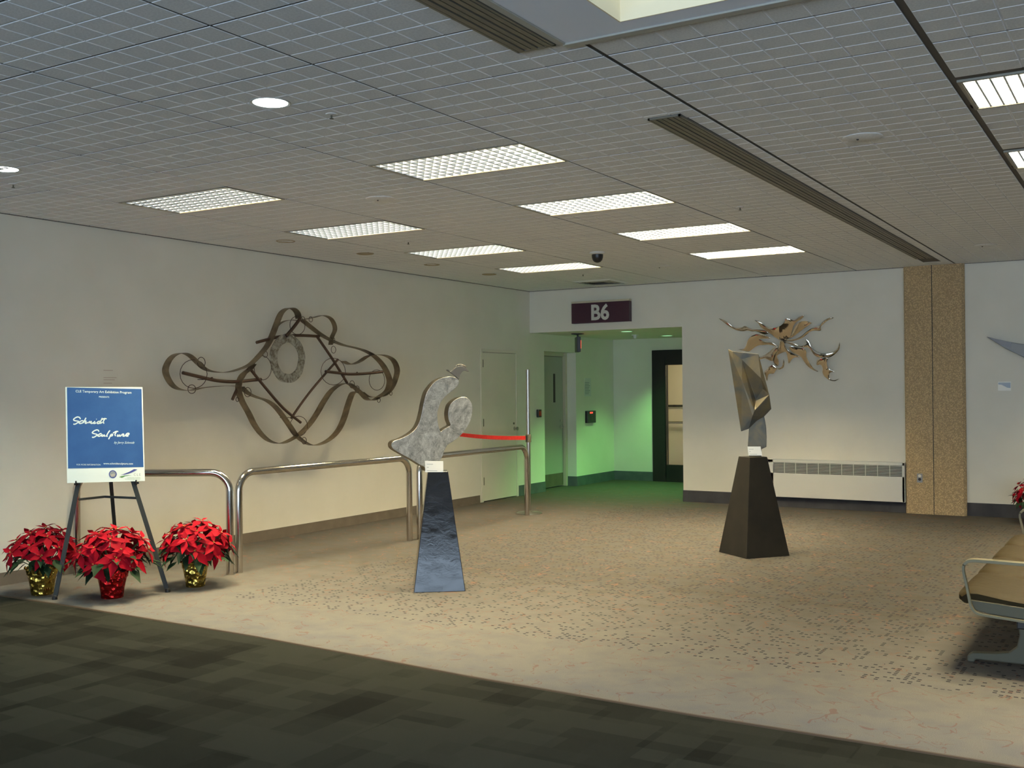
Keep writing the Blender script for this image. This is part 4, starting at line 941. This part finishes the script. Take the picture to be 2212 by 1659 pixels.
# the front legs run from their feet up behind the board, converging
tl = PP.w(171, 1035, -.028); tr_ = PP.w(285, 1032, -.028)
def up_to(foot, mid, k): return foot+(mid-foot)*k
bar(fl, up_to(fl, tl, 1.70), .034, .02, PN, 'leg'); bar(frr, up_to(frr, tr_, 1.70), .034, .02, PN, 'leg')
bar(fb, PP.w(226, 880, -.05), .03, .02, PN, 'leg')
lb = fl.lerp(tl, .85); rb = frr.lerp(tr_, .84)
midp = PP.w(226, 1073, -.15)
bar(PP.w(169, 1079, -.03), midp, .018, .012, PN, 'brace'); bar(midp, PP.w(297, 1076, -.03), .018, .012, PN, 'brace')
for qx, qy in ((164, 1043), (294, 1041)):
    b = MB(); p0 = PP.w(qx+1, qy+6, -.02); b.tube([p0, PP.w(qx, qy+1.5, .008), PP.w(qx, qy-4, .012)], .0055, 8); b.tube([PP.w(qx-4, qy+3, -.014), PP.w(qx+6, qy+2, -.014)], .008, 8); b.build('rest_peg', M['easel'], T)
for f_ in (fl, frr, fb):
    b = MB(); b.lathe((f_.x, f_.y, 0), [(.022, 0), (.022, .02), (.016, .03)], 12); b.build('rubber_foot', M['black'], T)

# ------------------------------------------------------------------ tube railings
def railing(a_, c2, zt, label, r=.0315, br=.16):
    T = tag_o = None
    a_ = Vector((a_[0], a_[1], 0)); c2 = Vector((c2[0], c2[1], 0)); d = (c2-a_).normalized(); z = zt-r
    pts = [a_+Vector((0, 0, 0)), a_+Vector((0, 0, z-br))]
    for i in range(1, 8): t_ = i/8*math.pi/2; pts.append(a_+d*(br-br*math.cos(t_))+Vector((0, 0, z-br+br*math.sin(t_))))
    pts += [a_+d*br+Vector((0, 0, z)), c2-d*br+Vector((0, 0, z))]
    for i in range(1, 8): t_ = i/8*math.pi/2; pts.append(c2-d*(br-br*math.sin(t_))+Vector((0, 0, z-br+br*math.cos(t_))))
    pts += [c2+Vector((0, 0, z-br)), c2]
    T = thing('tube_railing', tuple((a_+c2)/2), label, 'railing', 'polished tube railings along the left wall')
    b = MB(); b.tube(pts, r, 20); b.build('tube', M['chrome'], T, smooth=True)
railing((-7.985, 5.90), (-6.82, 6.55), .905, 'polished tube railing behind the blue poster and easel')
railing((-6.82, 6.655), (-6.694, 8.94), .895, 'polished tube railing between the easel and the glossy pedestal')
railing((-6.661, 9.074), (-6.745, 11.44), .89, 'polished tube railing ending beside the belt post')
# stanchion
sx_, sy_ = -6.835, 11.64
T = thing('belt_stanchion', (sx_, sy_, 0), 'tall steel belt post with round base beside the far railing', 'stanchion')
b = MB(); b.lathe((sx_, sy_, 0), [(.168, 0), (.168, .006), (.15, .016), (.05, .026), (.03, .04)], 40); b.build('base', M['steel'], T, smooth=True)
b = MB(); b.tube([(sx_, sy_, .03), (sx_, sy_, 1.82)], .026, 20); b.build('pole', M['steel'], T, smooth=True)
b = MB(); b.tube([(sx_, sy_, .90), (sx_, sy_, 1.0)], .036, 20); b.build('belt_head', M['cast'], T, smooth=True)
hd = (Vector((XL, 11.75, 0))-Vector((sx_, sy_, 0))).normalized(); sdh = Vector((-hd.y, hd.x, 0))
for s_ in (-1, 1):
    b = MB(); b.obox((sx_+sdh.x*s_*.034, sy_+sdh.y*s_*.034, .95), hd*.012, sdh*.006, Vector((0, 0, .035))); b.build('belt_slot', M['black'], T)
b = MB(); p0 = Vector((sx_, sy_, .955))+hd*.034; p1 = Vector((XL+.04, 11.75, .985)); n = 10; vs = []
for i in range(n+1):
    p = p0.lerp(p1, i/n); p.z -= .02*math.sin(math.pi*i/n)
    for s_ in (-1, 1):
        for u_ in (-1, 1): vs.append(p+sdh*.001*s_+Vector((0, 0, .025*u_*s_)))
fs = []
for i in range(n):
    for k in range(4): fs.append((i*4+k, i*4+(k+1) % 4, (i+1)*4+(k+1) % 4, (i+1)*4+k))
b.add(vs, fs); b.build('belt', M['redbelt'], T, label='red webbing belt')
T = thing('belt_wall_clip', (XL, 11.75, .985), 'small black belt clip on the left wall behind the curved sculpture', 'wall clip')
b = MB(); b.box((XL, 11.72, .94), (XL+.045, 11.78, 1.03)); b.build('clip_body', M['black'], T, bevel=.004)

# ------------------------------------------------------------------ poinsettias
def leaf_mesh(name, L, W, m, droop, tooth):
    ts = [0, .12, .30, .45, .62, .82, 1]; ws = [.06, .35, .82, 1.0 if not tooth else 1.12, .74, .34, .0]; vs = []; fs = []
    for t_, w_ in zip(ts, ws):
        z = -droop*L*t_*t_; x = L*t_; y = W/2*w_
        vs += [(x, -y, z+.10*y*2), (x, 0, z-.02*L*math.sin(math.pi*t_)), (x, y, z+.10*y*2)]
    for i in range(len(ts)-1):
        for k in range(2): a_ = i*3+k; fs.append((a_, a_+3, a_+4, a_+1))
    me = bpy.data.meshes.new(name); me.from_pydata(vs, [], fs); me.materials.append(m)
    for p in me.polygons: p.use_smooth = True
    return me
BR = [leaf_mesh('bract', 1, .46, M['bract'], .12, False), leaf_mesh('bract', 1, .52, M['bract'], .35, True), leaf_mesh('bract', 1, .42, M['bract'], .22, True)]
LF = [leaf_mesh('leaf', 1, .50, M['leaf'], .35, True), leaf_mesh('leaf', 1, .44, M['leaf'], .15, False)]
def petal(name, me, T, pos, dirv, nrm, size):
    x = dirv.normalized(); z = (nrm-x*nrm.dot(x)); z = z.normalized() if z.length > 1e-5 else x.orthogonal().normalized(); y = z.cross(x)
    o = bpy.data.objects.new(name, me); COL.objects.link(o); o.parent = T
    o.matrix_local = Matrix.Translation(pos) @ Matrix(((x.x, y.x, z.x, 0), (x.y, y.y, z.y, 0), (x.z, y.z, z.z, 0), (0, 0, 0, 1))) @ Matrix.Scale(size, 4)
def poinsettia(x, y, R, hh, pot_h, pot_r, foil, label, seed, heads=22, squash=1.0, z0=0.):
    rs = random.Random(seed)
    T = thing('potted_poinsettia', (x, y, z0), label, 'potted plant', 'red poinsettias in foil-wrapped pots')
    # foil wrap
    n = 40; rows = [(pot_r*.68, 0), (pot_r*.70, .01), (pot_r*.78, pot_h*.35), (pot_r*.90, pot_h*.72), (pot_r*.97, pot_h*.76), (pot_r*1.0, pot_h*.98), (pot_r*1.10, pot_h*1.04)]
    b = MB(); vs = []
    for ri_, (r_, h_) in enumerate(rows):
        for k in range(n):
            a = 2*math.pi*k/n; wr = 1+(.02+.05*(ri_ >= 5))*math.sin(a*11+ri_*1.3+seed)+.012*math.sin(a*17+seed)
            vs.append((x+math.cos(a)*r_*wr, y+math.sin(a)*r_*wr, z0+h_+(.012*math.sin(a*9+seed) if ri_ == 6 else 0)))
    fs = []
    for i in range(len(rows)-1):
        for k in range(n): fs.append((i*n+k, i*n+(k+1) % n, (i+1)*n+(k+1) % n, (i+1)*n+k))
    fs.append(tuple(range(n-1, -1, -1))); b.add(vs, fs); b.build('foil_wrap', foil, T, recalc=False)
    b = MB(); b.lathe((x, y, z0+pot_h*.9), [(pot_r*.93, 0), (.001, .012)], 24, cap=False); b.build('soil', M['soil'], T)
    cz = pot_h+ (hh-pot_h)*.30; ry = (hh-cz)*1.0
    st = MB()
    hs = []
    for i in range(heads):
        f_ = (i+.5)/heads; th = math.acos(1-f_*1.18) if 1-f_*1.18 > -1 else math.pi*.6; ph = i*2.39996+rs.uniform(-.2, .2)
        nrm = Vector((math.sin(th)*math.cos(ph), math.sin(th)*math.sin(ph), math.cos(th)))
        rr = rs.uniform(.80, .95)
        p = Vector((nrm.x*(R-.055)*rr, nrm.y*(R-.055)*rr, cz+nrm.z*(ry-.03)*rr))
        hs.append((p, nrm)); st.tube(spline([Vector((x+p.x*.1, y+p.y*.1, z0+pot_h*.85)), Vector((x+p.x*.55, y+p.y*.55, z0+pot_h+(p.z-pot_h)*.55)), Vector((x+p.x, y+p.y, z0+p.z))], 3), .0035, 5)
    st.build('stems', M['stem'], T)
    cy = MB()
    for (p, nrm) in hs:
        n2 = (nrm+Vector((0, 0, .55))).normalized(); u_ = n2.orthogonal().normalized(); v_ = n2.cross(u_); a0 = rs.uniform(0, 6.28)
        for k in range(5):
            a = a0+k*2*math.pi/5+rs.uniform(-.18, .18); d = u_*math.cos(a)+v_*math.sin(a); d = (d+n2*rs.uniform(-.30, .05)).normalized()
            petal('bract', rs.choice(BR), T, p+d*.004, d, n2, rs.uniform(.088, .125)*R/.28)
        for k in range(3 if heads > 18 else 2):
            a = a0+.6+k*2*math.pi/3+rs.uniform(-.25, .25); d = u_*math.cos(a)+v_*math.sin(a); d = (d+n2*rs.uniform(.25, .6)).normalized()
            petal('bract', BR[0], T, p+n2*.006, d, n2, rs.uniform(.055, .08)*R/.28)
        c0_ = Vector((x, y, z0))+p+n2*.012
        for k in range(4):
            q = c0_+(u_*rs.uniform(-1, 1)+v_*rs.uniform(-1, 1))*.008; cy.lathe(q, [(.001, 0), (.0035, .003), (.001, .007)], 6)
    cy.build('flower_buds', M['cyath'], T)
    for k in range(40):
        ph = k*2.39996; lv = rs.random(); el = rs.uniform(-.75, .15)
        d = Vector((math.cos(ph), math.sin(ph), el)).normalized(); rr = rs.uniform(.30, .72)*R
        p = Vector((math.cos(ph)*rr, math.sin(ph)*rr, pot_h*1.02+(cz-pot_h)*rs.uniform(.2, 1.25)))
        petal('leaf', rs.choice(LF), T, p, d, Vector((0, 0, 1)), rs.uniform(.085, .135)*R/.28)
    return T
poinsettia(-7.46, 5.20, .325, .575, .21, .115, M['gold'], 'red poinsettia in gold foil left of the easel', 3)
poinsettia(-6.86, 5.38, .35, .575, .205, .115, M['redfoil'], 'red poinsettia in red foil under the easel', 11, heads=24)
poinsettia(-6.66, 6.02, .345, .575, .20, .105, M['gold'], 'red poinsettia in gold foil right of the easel', 23)
poinsettia(-1.20, 13.30, .30, .55, .20, .10, M['gold'], 'red poinsettia by the back wall behind the black seats', 31, heads=16)

# ------------------------------------------------------------------ tandem seating
BX = -.93
T = thing('tandem_bench', (-.6, 7.5, 0), 'row of black vinyl airport seats on grey metal legs at right edge', 'bench')
def seatpiece(y0, y1):
    b = MB()     # seat sling profile in x-z, with rolled front
    prof = [(-.93, .375), (-.955, .395), (-.955, .425), (-.93, .445), (-.88, .448), (-.70, .425), (-.50, .405), (-.46, .40), (-.46, .37), (-.70, .39), (-.88, .405)]
    m_ = len(prof); ys = [y0, y0+.02, y0+.06, y0+.14, (y0+y1)/2, y1-.14, y1-.06, y1-.02, y1]; ins = [.014, .006, .001, 0, 0, 0, .001, .006, .014]; vs = []; fs = []
    cx_ = sum(p[0] for p in prof)/m_; cz_ = sum(p[1] for p in prof)/m_
    for y_, in_ in zip(ys, ins):
        for (px_, pz_) in prof: vs.append((px_+(in_*1.8 if px_ < cx_ else -in_), y_, pz_-in_*.9 if pz_ > .40 else pz_+in_*.3))
    for i in range(len(ys)-1):
        for k in range(m_): fs.append((i*m_+k, i*m_+(k+1) % m_, (i+1)*m_+(k+1) % m_, (i+1)*m_+k))
    fs += [tuple(range(m_-1, -1, -1)), tuple((len(ys)-1)*m_+k for k in range(m_))]
    b.add(vs, fs); b.build('seat', M['vinyl'], T, smooth=True)
    b = MB(); prof = [(-.47, .42), (-.43, .46), (-.34, .84), (-.33, .88), (-.30, .88), (-.30, .84), (-.39, .44), (-.43, .39)]
    m_ = len(prof); vs = [(p[0], y_, p[1]) for y_ in (y0+.01, y1-.01) for p in prof]
    b.add(vs, [(k, (k+1) % m_, m_+(k+1) % m_, m_+k) for k in range(m_)]+[tuple(range(m_-1, -1, -1)), tuple(m_+k for k in range(m_))]); b.build('backrest', M['vinyl'], T, smooth=True, bevel=.008)
ys_ = [6.22, 6.955, 7.60, 8.235, 8.84]
for a_, c2 in zip(ys_, ys_[1:]): seatpiece(a_+.006, c2-.006)
def armloop(y, wd):
    pts = [(-.40, .62), (-.60, .622), (-.80, .625), (-.875, .622), (-.905, .60), (-.912, .565), (-.897, .49), (-.885, .42), (-.875, .375), (-.85, .345), (-.80, .335), (-.60, .32), (-.42, .30), (-.36, .33), (-.33, .45), (-.34, .58), (-.37, .61)]
    c_ = spline([Vector((p[0], y, p[1])) for p in pts], 4, True); n = len(c_); vs = []
    for i, p in enumerate(c_):
        tn = (c_[(i+1) % n]-c_[i-1]).normalized(); s_ = Vector((tn.z, 0, -tn.x))
        top = p.z > .60; hw = wd*(1 if top else .45); th_ = .008 if top else .0065
        for a2, b2_ in ((-1, -1), (1, -1), (1, 1), (-1, 1)): vs.append(p+Vector((0, 1, 0))*hw*a2+s_*th_*b2_)
    fs = []
    for i in range(n):
        for k in range(4): fs.append((i*4+k, i*4+(k+1) % 4, ((i+1) % n)*4+(k+1) % 4, ((i+1) % n)*4+k))
    b = MB(); b.add(vs, fs); b.build('armrest', M['castarm'], T, smooth=True, bevel=.003)
armloop(6.17, .028); armloop(8.89, .028)
for y in (6.205, 8.855):
    b = MB(); b.prism([(-.885, .405), (-.40, .37), (-.40, .31), (-.80, .34), (-.86, .355)], (0, y, 0), Vector((1, 0, 0)), Vector((0, 0, 1)), Vector((0, 1, 0)), -.012, .012); b.build('side_plate', M['cast'], T, bevel=.004)
b = MB(); b.box((-.66, 6.2, .27), (-.54, 8.86, .33)); b.build('beam', M['black'], T, bevel=.008)
for y in (6.52, 8.5):
    ol = [(-.945, .0), (-.945, .035), (-.92, .052), (-.80, .062), (-.73, .075), (-.69, .11), (-.675, .18), (-.685, .24), (-.72, .30), (-.76, .335), (-.50, .335), (-.53, .24), (-.53, .14), (-.51, .09), (-.44, .065), (-.28, .052), (-.26, .03), (-.26, 0), (-.29, 0), (-.30, .018), (-.90, .018), (-.91, 0)]
    b = MB(); b.prism(ol, (0, y, 0), Vector((1, 0, 0)), Vector((0, 0, 1)), Vector((0, 1, 0)), -.03, .03); b.build('leg', M['cast'], T, bevel=.008, seg=3)
    for gx in (-.93, -.275):
        b = MB(); b.lathe((gx, y, 0), [(.016, 0), (.018, .01), (.012, .018)], 12); b.build('glide', M['steel'], T)
